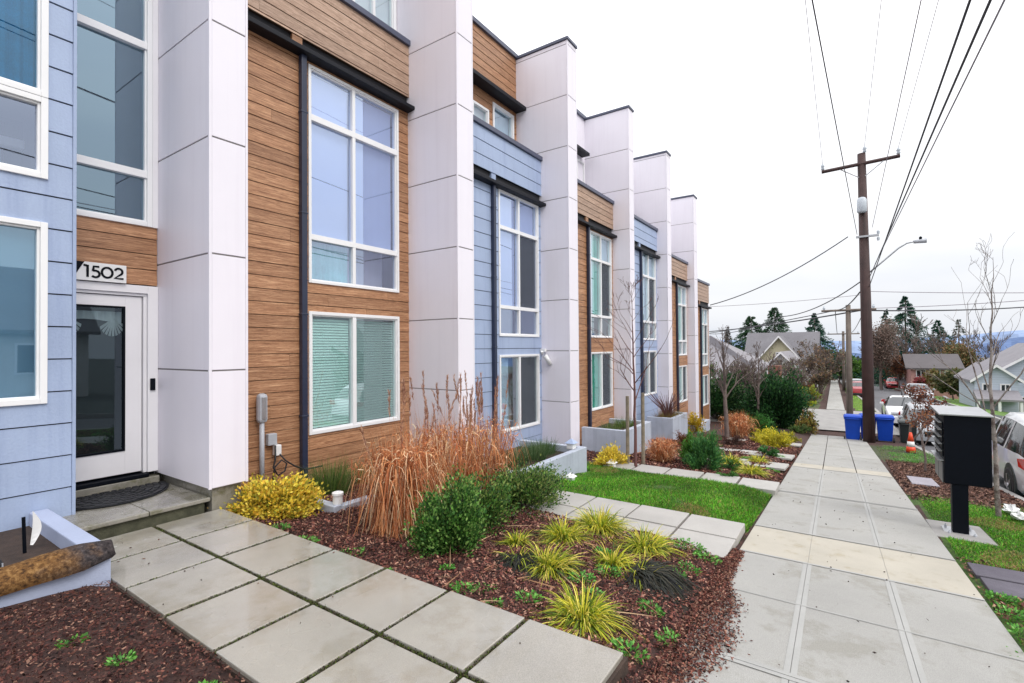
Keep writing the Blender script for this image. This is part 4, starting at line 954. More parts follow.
shrub(17.1,1.85,.55,.5,.42,[(.5,.44,.03),(.38,.36,.03),(.6,.5,.04)],3500,'yellow mound shrub, nearer of the two by the sidewalk',(.04,.08),.4,36)
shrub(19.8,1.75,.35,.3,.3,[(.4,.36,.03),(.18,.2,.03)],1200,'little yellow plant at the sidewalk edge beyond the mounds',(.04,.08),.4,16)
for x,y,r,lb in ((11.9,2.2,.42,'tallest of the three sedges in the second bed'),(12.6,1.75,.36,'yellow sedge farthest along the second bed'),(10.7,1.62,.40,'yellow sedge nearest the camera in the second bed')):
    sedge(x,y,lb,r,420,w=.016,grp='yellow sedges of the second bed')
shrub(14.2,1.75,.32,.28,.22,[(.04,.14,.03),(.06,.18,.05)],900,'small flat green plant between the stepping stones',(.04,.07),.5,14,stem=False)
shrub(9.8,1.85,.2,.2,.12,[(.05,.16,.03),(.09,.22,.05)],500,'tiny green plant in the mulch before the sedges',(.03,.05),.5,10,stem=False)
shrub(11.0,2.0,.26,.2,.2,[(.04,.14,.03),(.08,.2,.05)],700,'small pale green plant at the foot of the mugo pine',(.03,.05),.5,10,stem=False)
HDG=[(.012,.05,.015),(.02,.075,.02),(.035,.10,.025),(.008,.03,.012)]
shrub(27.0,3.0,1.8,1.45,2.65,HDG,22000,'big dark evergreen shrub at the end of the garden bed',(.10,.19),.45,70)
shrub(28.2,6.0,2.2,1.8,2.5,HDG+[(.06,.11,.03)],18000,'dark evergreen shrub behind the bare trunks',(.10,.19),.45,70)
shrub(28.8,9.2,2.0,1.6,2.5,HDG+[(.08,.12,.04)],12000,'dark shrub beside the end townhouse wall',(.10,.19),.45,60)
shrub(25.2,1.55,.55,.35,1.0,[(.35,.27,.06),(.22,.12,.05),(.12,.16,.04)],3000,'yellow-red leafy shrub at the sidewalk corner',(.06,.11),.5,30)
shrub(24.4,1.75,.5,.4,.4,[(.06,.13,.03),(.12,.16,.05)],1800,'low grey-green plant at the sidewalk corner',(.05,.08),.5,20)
# tall planter wispy shrub
t=thing('wispy_shrub','wispy purple-grey bare shrub in the tall planter','shrub',(16.3,4.9,-2.4))
b=MB(); rr=random.Random(5)
for k in range(70):
    a=rr.uniform(0,6.28); q=rr.uniform(.2,.7); h=rr.uniform(.5,.95)
    b.tube([(16.3,4.95,-2.42),(16.3+q*.4*math.cos(a),4.95+q*.4*math.sin(a),-2.4+h*.55),(16.3+q*math.cos(a),4.95+q*math.sin(a),-2.4+h)],[.012,.009,.004],4)
b.build('twigs','barkred',t)
# lawns
def lawn(name,xf,n,cols,h=(.03,.07),mask=None):
    x=RNG.uniform(xf[0],xf[1],n); y=RNG.uniform(xf[2],xf[3],n)
    if mask is not None: k=mask(x,y); x,y=x[k],y[k]
    n=len(x); P=np.c_[x,y,G(x,y)-.005]; D=unit(rdir(n)*.6+np.array([0,0,1.]))
    pn=np.sin(x*2.3+np.sin(y*1.9)*1.5)*np.cos(y*2.9+x*.7)
    c=palette(n,cols,.42)*(1+.34*pn)[:,None]
    pb=np.sin(x*1.7+2*np.sin(y*1.3+1))*np.sin(y*2.1+1.5*np.sin(x*1.1)); dead=(pb>.72)&(RNG.random(n)<.5); c[dead]=palette(int(dead.sum()),[(.34,.22,.09),(.28,.26,.07)],.2)
    V,F,c=blades(P,D,RNG.uniform(h[0],h[1],n)*(1+.35*pn),.006,.4,np.clip(c,.003,1),2)
    npmesh(name,V,F,c,'leaf',kind='stuff')
LG=[(.06,.25,.010),(.10,.36,.016),(.035,.14,.008),(.18,.40,.03),(.07,.28,.01),(.24,.22,.06)]
lawn('grass',(6.28,9.3,.95,4.5),90000,LG,(.04,.11),lambda x,y:(y>SWL(x)+.03)&((x>6.42)|(y>3.7))&(x<9.12)&~((x<8.5)&(y>3.95)))
lawn('grass',(5.5,11.4,-2.55,-.95),60000,LG,(.035,.08),lambda x,y:(y<SWR(x)-.02)&(y>YL(x)+.02)&~((x>7.95)&(x<9.03)&(y>-1.44))&~((x>5.9)&(x<6.9)&(y>-2.05))&((x>6.0)|(RNG.random(len(x))<.5))&((x<10.2)|(RNG.random(len(x))<(11.6-x)/1.6)))
lawn('grass',(3.2,5.95,-2.6,-.95),12000,LG+[(.2,.14,.06)],(.03,.07),lambda x,y:(y<SWR(x)-.01)&(y>YL(x))&(RNG.random(len(x))<.65))
lawn('grass',(17,22.5,-2.2,-.75),4500,[(.12,.22,.05),(.10,.16,.04),(.2,.2,.09)],(.03,.07),lambda x,y:(y<SWR(x))&(y>YL(x)))
lawn('grass',(37,70,-1.2,1.6),26000,[(.16,.30,.02),(.22,.36,.03)],(.05,.1),lambda x,y:(y<-.09+.021*x-1.0)&(y>YL(x)))
lawn('grass',(1.2,26,.7,1.3),5200,LG+[(.2,.16,.05)],(.02,.05),lambda x,y:(np.abs(y-SWL(x)-.06)<.05)&(RNG.random(len(x))<.6)&~((x>1.25)&(x<2.65)))
# moss and grit in the slab joints
n=11000; k=RNG.random(n)<.45; x=np.where(k,1.968,RNG.uniform(1.345,2.585,n)); y=np.where(k,RNG.uniform(1.05,5.5,n),1.04+.643*RNG.integers(1,7,n)-.017)
x=x+RNG.normal(0,.006,n);y=y+RNG.normal(0,.006,n); P=np.c_[x,y,RNG.uniform(-1.70,-1.684,n)]; V,F=leaf_quads(P,rdir(n,.4),RNG.uniform(.007,.018,n),.008); npmesh('moss',V,F,palette(n,[(.05,.08,.015),(.10,.08,.05),(.03,.02,.015),(.12,.16,.03)]),'leaf',kind='stuff')
# bark chips
def chips(name,n,reg,size,mask=None,cols=[(.15,.052,.040),(.09,.034,.030),(.22,.085,.060),(.032,.016,.015),(.38,.21,.15),(.06,.024,.021),(.13,.05,.042)]):
    x=RNG.uniform(reg[0],reg[1],n); y=RNG.uniform(reg[2],reg[3],n)
    if mask is not None: k=mask(x,y); x,y=x[k],y[k]
    n=len(x); bump=.025*np.sin(x*5.1+1.3*np.cos(y*4))*np.cos(y*4.3+x)*sstep(.2,.5,y-SWL(x))*(x<26)+.006
    P=np.c_[x,y,G(x,y)+bump+RNG.uniform(0,.018,n)]; D=unit(rdir(n)*np.array([1,1,.35])); l=RNG.uniform(size[0],size[1],n)*np.where(x<1.35,.72,1.); S=unit(np.cross(D,rdir(n,1.6)))*1.
    w=l*RNG.uniform(.22,.6,n); V=np.stack([P-D*l[:,None]/2-S*w[:,None]/2,P+D*l[:,None]/2-S*w[:,None]/3,P+D*l[:,None]*.45+S*w[:,None]/2,P-D*l[:,None]*.4+S*w[:,None]/2],1).reshape(-1,3)
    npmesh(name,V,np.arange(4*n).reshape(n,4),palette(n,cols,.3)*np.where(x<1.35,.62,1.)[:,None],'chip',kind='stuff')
inpath=lambda x,y:(x>1.32)&(x<2.6)&(y>1.02)
pl3=lambda x,y:(x>6)&(x<8.45)&(y>4.)
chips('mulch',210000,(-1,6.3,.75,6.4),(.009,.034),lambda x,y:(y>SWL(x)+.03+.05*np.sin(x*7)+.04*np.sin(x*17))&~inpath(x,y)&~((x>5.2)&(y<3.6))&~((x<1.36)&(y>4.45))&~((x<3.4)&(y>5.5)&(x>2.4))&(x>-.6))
chips('mulch',45000,(5.0,11.6,.75,6.2),(.018,.05),lambda x,y:((x>9.75)|((x<5.5)&(y<3.7)&(x<5.2))|((y>3.6)&(x<6.3)&False))&(y>SWL(x)+.02))
chips('mulch',26000,(9.7,19,.9,4.6),(.03,.07),lambda x,y:(y>SWL(x)))
chips('mulch',20000,(10.6,17,-2.5,-.8),(.03,.07),lambda x,y:(y<SWR(x))&(y>YL(x))&(RNG.random(len(x))<np.clip((x-10.4)/1.3,0,1)),cols=[(.16,.085,.065),(.10,.05,.04),(.24,.14,.10),(.06,.035,.03)])
chips('mulch',5000,(3.2,7,-2.4,-.9),(.015,.045),lambda x,y:(y<SWR(x)-.01)&(y>YL(x))&~((x>5.9)&(x<6.9)&(y<-.97)))
# spilled chips and leaf litter on the pavement edge
n=16000; xx=RNG.uniform(2.0,5.6,n); reach=(.12+.09*np.sin(xx*2.1+.4)+.02*np.sin(xx*6.3+1.2*np.sin(xx*3.1)))*np.clip((5.6-xx)/1.2,0,1)+.02; y=SWL(xx)+.06-RNG.random(n)**1.25*(reach+.08)*(1+.15*RNG.normal(size=n)); P=np.c_[xx,y,prof(xx)+.016+RNG.random(n)*.02*np.clip((y-SWL(xx)+reach)/.1,0,1)]
D=unit(rdir(n)*np.array([1,1,.3])); V,F=leaf_quads(P,D,RNG.uniform(.010,.034,n),.011); npmesh('mulch',V,F,palette(n,[(.15,.052,.040),(.09,.034,.030),(.22,.085,.060),(.032,.016,.015),(.30,.17,.12)],.3),'chip',kind='stuff')
n=60; xx=RNG.uniform(2.6,5.2,n); yy=SWL(xx)+RNG.uniform(.1,2.2,n); P=np.c_[xx,yy,G(xx,yy)+.03]; V,F,c=blades(P,unit(rdir(n)*np.array([1,1,.12])),RNG.uniform(.12,.40,n),.010,.05,palette(n,[(.40,.22,.12),(.30,.14,.08),(.5,.34,.2)]),3); npmesh('debris',V,F,c,'dry',kind='stuff')
x=np.abs(RNG.normal(0,.09,1500)); xx=RNG.uniform(1.9,5.2,1500); y=SWL(xx)+.03-x*(1.3-.22*xx).clip(.25); P=np.c_[xx,y,prof(xx)+.022]
D=unit(rdir(1500)*np.array([1,1,.1])); V,F=leaf_quads(P,D,RNG.uniform(.008,.028,1500),.010); npmesh('debris',V,F,palette(1500,[(.05,.025,.02),(.09,.045,.03)]),'chip',kind='stuff')
n=150; xx=RNG.uniform(1.9,16,n); P=np.c_[xx,-.09+.021*xx+RNG.uniform(-.9,.9,n),prof(xx)+.022]; V,F=leaf_quads(P,unit(rdir(n)*np.array([1,1,.1])),RNG.uniform(.008,.03,n),.013); npmesh('debris',V,F,palette(n,[(.03,.02,.018),(.07,.05,.04)]),'chip',kind='stuff')
n=26; P=np.c_[RNG.uniform(1.35,2.55,n),RNG.uniform(1.1,5.4,n),np.full(n,-1.672)]; V,F=leaf_quads(P,unit(rdir(n)*np.array([1,1,.1])),RNG.uniform(.01,.03,n),.012); npmesh('debris',V,F,palette(n,[(.10,.04,.02),(.05,.03,.02)]),'chip',kind='stuff')

# ---------------------------------------------------------------- trees
def skeleton(rnd,p,d,l,r,depth,out,tips,spread=.5,kids=(2,3),ratio=.72,up=.15,minr=.003):
    n=4; pts=[p]; q=np.array(p,float); dd=np.array(d,float)
    for k in range(n):
        dd=dd+np.array([rnd.gauss(0,.07),rnd.gauss(0,.07),rnd.gauss(0,.05)+up*.12]); dd/=np.linalg.norm(dd); q=q+dd*l/n; pts.append(q.copy())
    r1=max(minr,r*.62); out.append((pts,[r+(r1-r)*k/n for k in range(n+1)]))
    tips.append((pts[-1],dd,depth))
    if depth<=0: return
    for k in range(rnd.randint(*kids)):
        f=rnd.uniform(.35,1) if k else 1; i=min(n,max(1,int(round(f*n)))); a=rnd.uniform(0,6.28)
        u=np.cross(dd,[rnd.gauss(0,1),rnd.gauss(0,1),rnd.gauss(0,1)]); u/=np.linalg.norm(u)+1e-9
        nd=dd+u*spread*rnd.uniform(.6,1.3)+np.array([0,0,up]); nd/=np.linalg.norm(nd)
        skeleton(rnd,pts[i],nd,l*ratio*rnd.uniform(.75,1.15),max(minr,(r+(r1-r)*i/n)*.72),depth-1,out,tips,spread,kids,ratio,up,minr)
def bare_tree(x,y,h,r,label,seed,mat='bark',depth=4,spread=.5,name='bare_tree',grp=None,kids=(2,3),ratio=.72,up=.2,trunkf=.32,z=None,leaves=0,lcols=None,ls=(.03,.06),minr=.003,lean=(0,0),multi=1):
    z=gz(x,y) if z is None else z; rnd=random.Random(seed); t=thing(name,label,'tree',(x,y,z),grp); out=[];tips=[]
    for m in range(multi):
        a=rnd.uniform(0,6.28); d=np.array([lean[0]+(.25*math.cos(a) if multi>1 else 0),lean[1]+(.25*math.sin(a) if multi>1 else 0),1.]); d/=np.linalg.norm(d)
        skeleton(rnd,np.array([x,y,z-.05]),d,h*trunkf,r,depth,out,tips,spread,kids,ratio,up,minr)
    b=MB()
    for pts,rs in out: b.tube(pts,rs,8 if rs[0]>.03 else 5 if rs[0]>.008 else 3,cap=False)
    b.build('trunk',mat,t,smooth=True)
    if leaves:
        tp=np.array([q[0] for q in tips if q[2]<=2]); k=RNG.integers(0,len(tp),leaves); P=tp[k]+RNG.normal(0,.05*h*.5,(leaves,3))
        V,F=leaf_quads(P,rdir(leaves),RNG.uniform(ls[0],ls[1],leaves),ls[1]*.5); npmesh('crown',V,F,palette(leaves,lcols),'leaf',t)
    return t
def leader_tree(x,y,h,r,label,seed,mat='bark',first=.32,nb=16,bl=.28,depth=2,lean=0,elev=.9,leaves=0,lcols=None,ls=(.03,.06),minr=.0025,wob=.012,grp=None):
    """one straight stem with ascending side branches"""
    z=gz(x,y); rnd=random.Random(seed); t=thing('bare_tree',label,'tree',(x,y,z),grp); out=[];tips=[]; m=14; st=[]
    q=np.array([x,y,z-.05])
    for k in range(m+1): st.append(q.copy()); q=q+np.array([lean*h/m+rnd.gauss(0,wob*h/4),rnd.gauss(0,wob*h/4),h/m])
    rs=[max(minr,r*(1-k/m)**.8) for k in range(m+1)]; out.append((st,rs)); tips.append((st[-1],None,0))
    for b in range(nb):
        f=first+(1-first)*(b+rnd.random())/nb; k=min(m-1,int(f*m)); p=st[k]+(st[k+1]-st[k])*(f*m-k); a=b*2.4+rnd.gauss(0,.4)
        d=np.array([math.cos(a),math.sin(a),elev*rnd.uniform(.7,1.4)]); d/=np.linalg.norm(d)
        skeleton(rnd,p,d,h*bl*(1.15-f)*rnd.uniform(.5,1.1),max(minr*1.5,rs[k]*.5),depth,out,tips,.6,(1,3),.62,.22,minr)
    b=MB()
    for pts,r_ in out: b.tube(pts,r_,8 if r_[0]>.03 else 5 if r_[0]>.008 else 3,cap=False)
    b.build('trunk',mat,t,smooth=True)
    if leaves:
        tp=np.array([q[0] for q in tips]); k=RNG.integers(0,len(tp),leaves); P=tp[k]+RNG.normal(0,.03*h,(leaves,3))
        V,F=leaf_quads(P,rdir(leaves),RNG.uniform(ls[0],ls[1],leaves),ls[1]*.5); npmesh('crown',V,F,palette(leaves,lcols),'leaf',t)
    return t
leader_tree(9.55,3.54,3.75,.036,'staked bare sapling with reddish twigs in front of the square planter',12,'barkred',.36,16,.34,3,lean=.0,elev=1.2,minr=.0032)
for x,y,h,lb in ((9.68,3.76,1.42,'left wooden stake beside the bare sapling'),(9.92,3.52,1.5,'dark right stake beside the bare sapling')):
    b=MB(); z=gz(x,y); b.tube([(x,y,z-.1),(x+.01,y,z+h)],[.04,.036],8); prop(b.build('tree_stake','stake',smooth=False),lb,'stake')
leader_tree(18.5,3.55,3.9,.085,'bare tree with a thick dark trunk before the end townhouse',31,'bark',.3,26,.26,3,minr=.0045,elev=1.8)
leader_tree(25.9,3.6,3.9,.07,'slender bare tree in front of the big dark shrub',37,'bark',.25,22,.26,3,minr=.008,elev=1.8)
leader_tree(10.05,-1.80,3.9,.034,'pale-barked bare sapling behind the mailbox, fanning at the top',45,'barkpale',.26,12,.42,3,elev=2.0,minr=.0022,lean=.0)
bare_tree(15.2,-1.48,2.0,.03,'small dark bare tree with a few russet leaves behind the mailbox',52,'bark',4,.6,kids=(3,4),ratio=.66,leaves=260,lcols=[(.20,.07,.04),(.28,.12,.05)],ls=(.04,.08),minr=.004)
bare_tree(21.0,-1.62,3.3,.05,'small tree with sparse red-brown leaves in front of the silver hatchback',61,'bark',4,.6,kids=(3,4),ratio=.68,leaves=700,lcols=[(.18,.06,.04),(.26,.10,.05),(.12,.05,.04)],ls=(.06,.12),minr=.006)
# shrubs and bare crowns along the left beyond the row
bare_tree(30.5,7.5,4.2,.09,'bare many-stemmed tree behind the dark shrubs',71,'bark',5,.6,kids=(2,4),multi=3,minr=.012,leaves=900,lcols=[(.08,.12,.03),(.14,.13,.05)],ls=(.08,.15))
bare_tree(31.5,5.2,3.8,.08,'mossy bare tree above the big dark shrub',72,'bark',5,.6,kids=(2,4),multi=2,minr=.012)
bare_tree(33.0,10.5,4.4,.09,'bare tree against the grey roof',73,'bark',5,.6,kids=(2,4),multi=2,minr=.014)
for i,(x,y,h,lb) in enumerate(((50,2.5,4.6,'brown bare tree beside the white gabled house'),(55,2.1,5.8,'tallest brown bare tree by the far sidewalk'),(62,3.2,6.4,'bare brown tree beyond the white gabled house'),(46,2.1,2.8,'short bare tree at the far sidewalk corner'))):
    bare_tree(x,y,h,.12,lb,80+i,'bark',5,.65,kids=(2,4),multi=2,minr=.02,leaves=500,lcols=[(.14,.10,.06),(.20,.12,.07),(.10,.09,.05)],ls=(.14,.28))
shrub(47,2.9,1.2,.9,1.5,[(.22,.10,.05),(.16,.08,.04)],2500,'rust-coloured shrub by the far sidewalk',(.14,.24),.5,30)
shrub(43,2.5,1.0,.6,1.1,[(.16,.22,.03),(.28,.26,.04)],2500,'yellow-green shrub by the far sidewalk',(.14,.24),.5,30)
shrub(40,2.7,1.0,.8,.7,[(.10,.10,.05),(.14,.12,.07)],1800,'low grey-brown shrub at the side street corner',(.12,.2),.5,24)
shrub(39,2.3,.9,.5,.25,[(.3,.32,.03),(.2,.28,.03)],1400,'low yellow-green ground plant at the side street corner',(.12,.2),.5,24)
def conifer(x,y,h,rad,label,n=9000,cols=((.012,.06,.045),(.02,.085,.055),(.03,.10,.05)),z=None,ls=(.22,.5),droop=.35,p=1.15,levels=24,gap=.12,grp='tall conifers in the distance'):
    z=gz(x,y) if z is None else z; t=thing('conifer',label,'tree',(x,y,z),grp)
    b=MB(); b.tube([(x,y,z),(x,y,z+h*.98)],[h*.022,.03],8); b.build('trunk','bark',t,smooth=True)
    nb=levels*9; f=(np.repeat(np.arange(levels),9)+RNG.uniform(0,.45,nb))/levels; th=RNG.uniform(0,6.283,nb); br=rad*((1-f)**p)*RNG.uniform(.55,1.15,nb)+.01*rad
    zz=z+h*(gap+(1-gap)*f); k=RNG.integers(0,nb,n); s=np.sqrt(RNG.random(n)); 
    P=np.c_[x+np.cos(th[k])*br[k]*s,y+np.sin(th[k])*br[k]*s,zz[k]-droop*br[k]*s**1.5+RNG.normal(0,h*.006,n)]
    P+=RNG.normal(0,1,(n,3))*np.array([.06,.06,.02])*br[k][:,None]
    D=unit(np.c_[np.cos(th[k]),np.sin(th[k]),-.35+RNG.normal(0,.3,n)]+RNG.normal(0,.45,(n,3)))
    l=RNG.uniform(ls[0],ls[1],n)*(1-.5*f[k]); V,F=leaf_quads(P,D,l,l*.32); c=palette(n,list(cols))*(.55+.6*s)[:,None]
    npmesh('crown',V,F,c,'needle',t)
def roundtree(x,y,h,rad,label,cols,n=7000,z=None,ls=(.3,.6),trunk=.25,clumps=40,grp=None,seed=1):
    z=gz(x,y) if z is None else z; t=thing('broadleaf_tree',label,'tree',(x,y,z),grp); rnd=random.Random(seed); out=[];tips=[]
    skeleton(rnd,np.array([x,y,z]),np.array([0,0,1.]),h*.33,h*.022,4,out,tips,.6,(2,4),.72,.15,.03); b=MB()
    for pts,rs in out: b.tube(pts,rs,5,cap=False)
    b.build('trunk','bark',t,smooth=True)
    cc=rdir(clumps)*RNG.uniform(.35,1.0,(clumps,1))*np.array([rad*.85,rad*.85,h*.36]); k=RNG.integers(0,clumps,n)
    P=np.array([x,y,z+h*.6])+cc[k]+RNG.normal(0,1,(n,3))*np.array([rad,rad,h*.4])*.15
    V,F=leaf_quads(P,rdir(n,.2),RNG.uniform(ls[0],ls[1],n),ls[1]*.45); c=palette(n,cols)*(.8+.35*RNG.random(clumps))[k][:,None]; npmesh('crown',V,F,np.clip(c,.003,1),'leaf',t)
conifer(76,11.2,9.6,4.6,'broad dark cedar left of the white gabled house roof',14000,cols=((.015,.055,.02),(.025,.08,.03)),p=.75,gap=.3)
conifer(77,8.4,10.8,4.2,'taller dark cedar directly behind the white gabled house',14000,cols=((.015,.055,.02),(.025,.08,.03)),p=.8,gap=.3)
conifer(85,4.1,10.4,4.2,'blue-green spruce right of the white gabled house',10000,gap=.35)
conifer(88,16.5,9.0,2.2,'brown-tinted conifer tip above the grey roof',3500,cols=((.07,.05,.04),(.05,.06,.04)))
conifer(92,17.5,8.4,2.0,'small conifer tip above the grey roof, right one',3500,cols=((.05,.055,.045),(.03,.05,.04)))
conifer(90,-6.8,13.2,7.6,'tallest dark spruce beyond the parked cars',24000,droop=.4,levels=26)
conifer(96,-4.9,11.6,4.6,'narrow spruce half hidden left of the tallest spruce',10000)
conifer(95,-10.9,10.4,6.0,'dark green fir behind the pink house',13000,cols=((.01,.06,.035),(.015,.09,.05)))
conifer(98,-13.6,10.6,5.0,'thin-topped fir behind the rust-leaved tree',4000,cols=((.04,.07,.04),(.05,.06,.035)))
roundtree(75,-3.3,9.0,2.1,'bare-looking grey-brown broadleaf tree above the far street',[(.20,.14,.115),(.26,.18,.15),(.14,.11,.09)],8000,ls=(.14,.28),clumps=70)
roundtree(80,-11.0,7.0,2.5,'olive and rust broadleaf tree right of the pink house',[(.13,.13,.05),(.20,.13,.06),(.08,.10,.04),(.26,.14,.07)],13000,seed=4,ls=(.16,.32),clumps=70)
roundtree(67,-7.2,3.0,.7,'small olive-leaved tree in front of the pink house',[(.2,.13,.05),(.15,.15,.04)],900,ls=(.15,.3),seed=5)
roundtree(76,-5.0,4.6,1.5,'orange-brown leaved street tree above the parked cars',[(.22,.09,.05),(.28,.13,.06),(.14,.07,.05)],2200,ls=(.15,.3),seed=6)

roundtree(68,-6.3,1.9,.8,'red-leaved small tree near the street',[(.3,.05,.06),(.22,.06,.05)],1000,ls=(.12,.25),seed=8)
bare_tree(86,-8.4,11.8,.22,'tall bare tree rising between the spruce and the fir',91,'bark',6,.5,kids=(2,3),ratio=.74,minr=.03,trunkf=.28)
bare_tree(90,21,9,.2,'far bare tree above the grey roof, left',92,'bark',5,.5,kids=(2,4),minr=.03); 
roundtree(96,-1.3,3.6,2.4,'bright green rounded tree at the end of the street',[(.10,.22,.03),(.14,.28,.04)],5000,seed=9)
roundtree(90,1.2,5.0,2.2,'green tree between the far poles',[(.06,.15,.03),(.10,.20,.04)],5000,seed=10)
roundtree(86,3.4,4.2,1.6,'dark green tree behind the far sidewalk',[(.03,.07,.03),(.05,.08,.03)],4000,seed=11)
roundtree(100,-4.0,4.2,2.6,'dark hedge-like tree closing the street view',[(.03,.06,.03),(.06,.07,.04)],4000,seed=12)
roundtree(64,-8.4,3.0,1.4,'olive bush-like tree left of the pale blue house',[(.10,.12,.05),(.16,.14,.06)],2800,seed=13)
for i,(x,y,h,lb) in enumerate(((31.5,4.2,3.9,'fine-twigged bare tree just behind the big dark shrub'),(40,3.4,3.4,'fine-twigged bare tree beside the brick chimney'),(47,4.2,4.2,'fine-twigged bare tree before the white gable'),(35,8.6,4.8,'tangled bare shrub tree left of the hip roof window'),(36,6.0,3.6,'tangled bare shrub tree right of the hip roof window'),(34,11.5,4.6,'tangled bare shrub tree closest to the end townhouse'))):
    bare_tree(x,y,h,.06,lb,130+i,'bark',5,.7,kids=(3,4),multi=3,minr=.012,ratio=.70,leaves=350,lcols=[(.12,.15,.05),(.2,.17,.08)],ls=(.07,.13))
for i in range(26):
    x=random.uniform(150,240); y=x*random.uniform(-.20,.12); w_=random.uniform(3,6); z=float(G(x,y)); b=MB(); b.box(x,x+6,y-w_/2,y+w_/2,z-1,z+3)
    t=thing('house','tiny far valley house with pale walls among the woods','house',(x,y,z),'tiny far valley houses'); b.build('wall',random.choice(['hwhite','hgrey','hyellow','hblue']),t)
    b=MB(); b.prism([(y-w_/2-.4,z+3.01),(y+w_/2+.4,z+3.01),(y,z+5)],'x',x-.4,x+6.4); b.build('roof',random.choice(['hroof','hroof2']),t)
for i,(x,y,h,lb) in enumerate(((88,-10.4,9.5,'far bare tree above the pink house roof'),(84,-5.6,8.0,'far bare tree between the dark pole and the spruce'),(92,-15.5,8.0,'far bare tree above the pale blue house'))):
    bare_tree(x,y,h,.16,lb,150+i,'bark',6,.55,kids=(2,3),multi=2,minr=.022,ratio=.74)
for i,(x,y,h,r_,lb,col) in enumerate(((100,-8.5,5.5,3.0,'dusky green round tree behind the pink house, left',[(.05,.08,.05),(.07,.09,.05)]),(104,-12.5,5.5,3.2,'dusky green round tree behind the pink house, right',[(.05,.08,.05),(.09,.09,.05)]),(98,3.8,5.0,2.4,'dusky tree beyond the far sidewalk, left',[(.08,.07,.05),(.10,.09,.06)]),(104,8.6,5.0,3.0,'dusky tree behind the yellow gable',[(.05,.07,.05),(.07,.08,.05)]))):
    roundtree(x,y,h,r_,lb,col,7000,ls=(.2,.4),seed=20+i,clumps=60)
# distant woods and town on the valley slopes
def woods(name,xr,slope,n,cols,size,dz=0):
    x=RNG.uniform(xr[0],xr[1],n); y=x*RNG.uniform(slope[0],slope[1],n); z=G(x,y)+RNG.random(n)*size*1.6+dz
    P=np.c_[x,y,z]; V,F=leaf_quads(P,rdir(n,.6),RNG.uniform(.5,1,n)*size,size*.7); npmesh(name,V,F,palette(n,cols),'needle',kind='stuff')
woods('distant_woods',(105,260),(-.45,.35),22000,[(.03,.06,.045),(.05,.06,.05),(.09,.07,.06),(.04,.08,.05)],2.2,-.6)
woods('distant_woods',(24,75),(-1.6,-.75),9000,[(.04,.10,.08),(.05,.09,.07),(.09,.08,.06),(.03,.08,.07)],2.6,-.6)

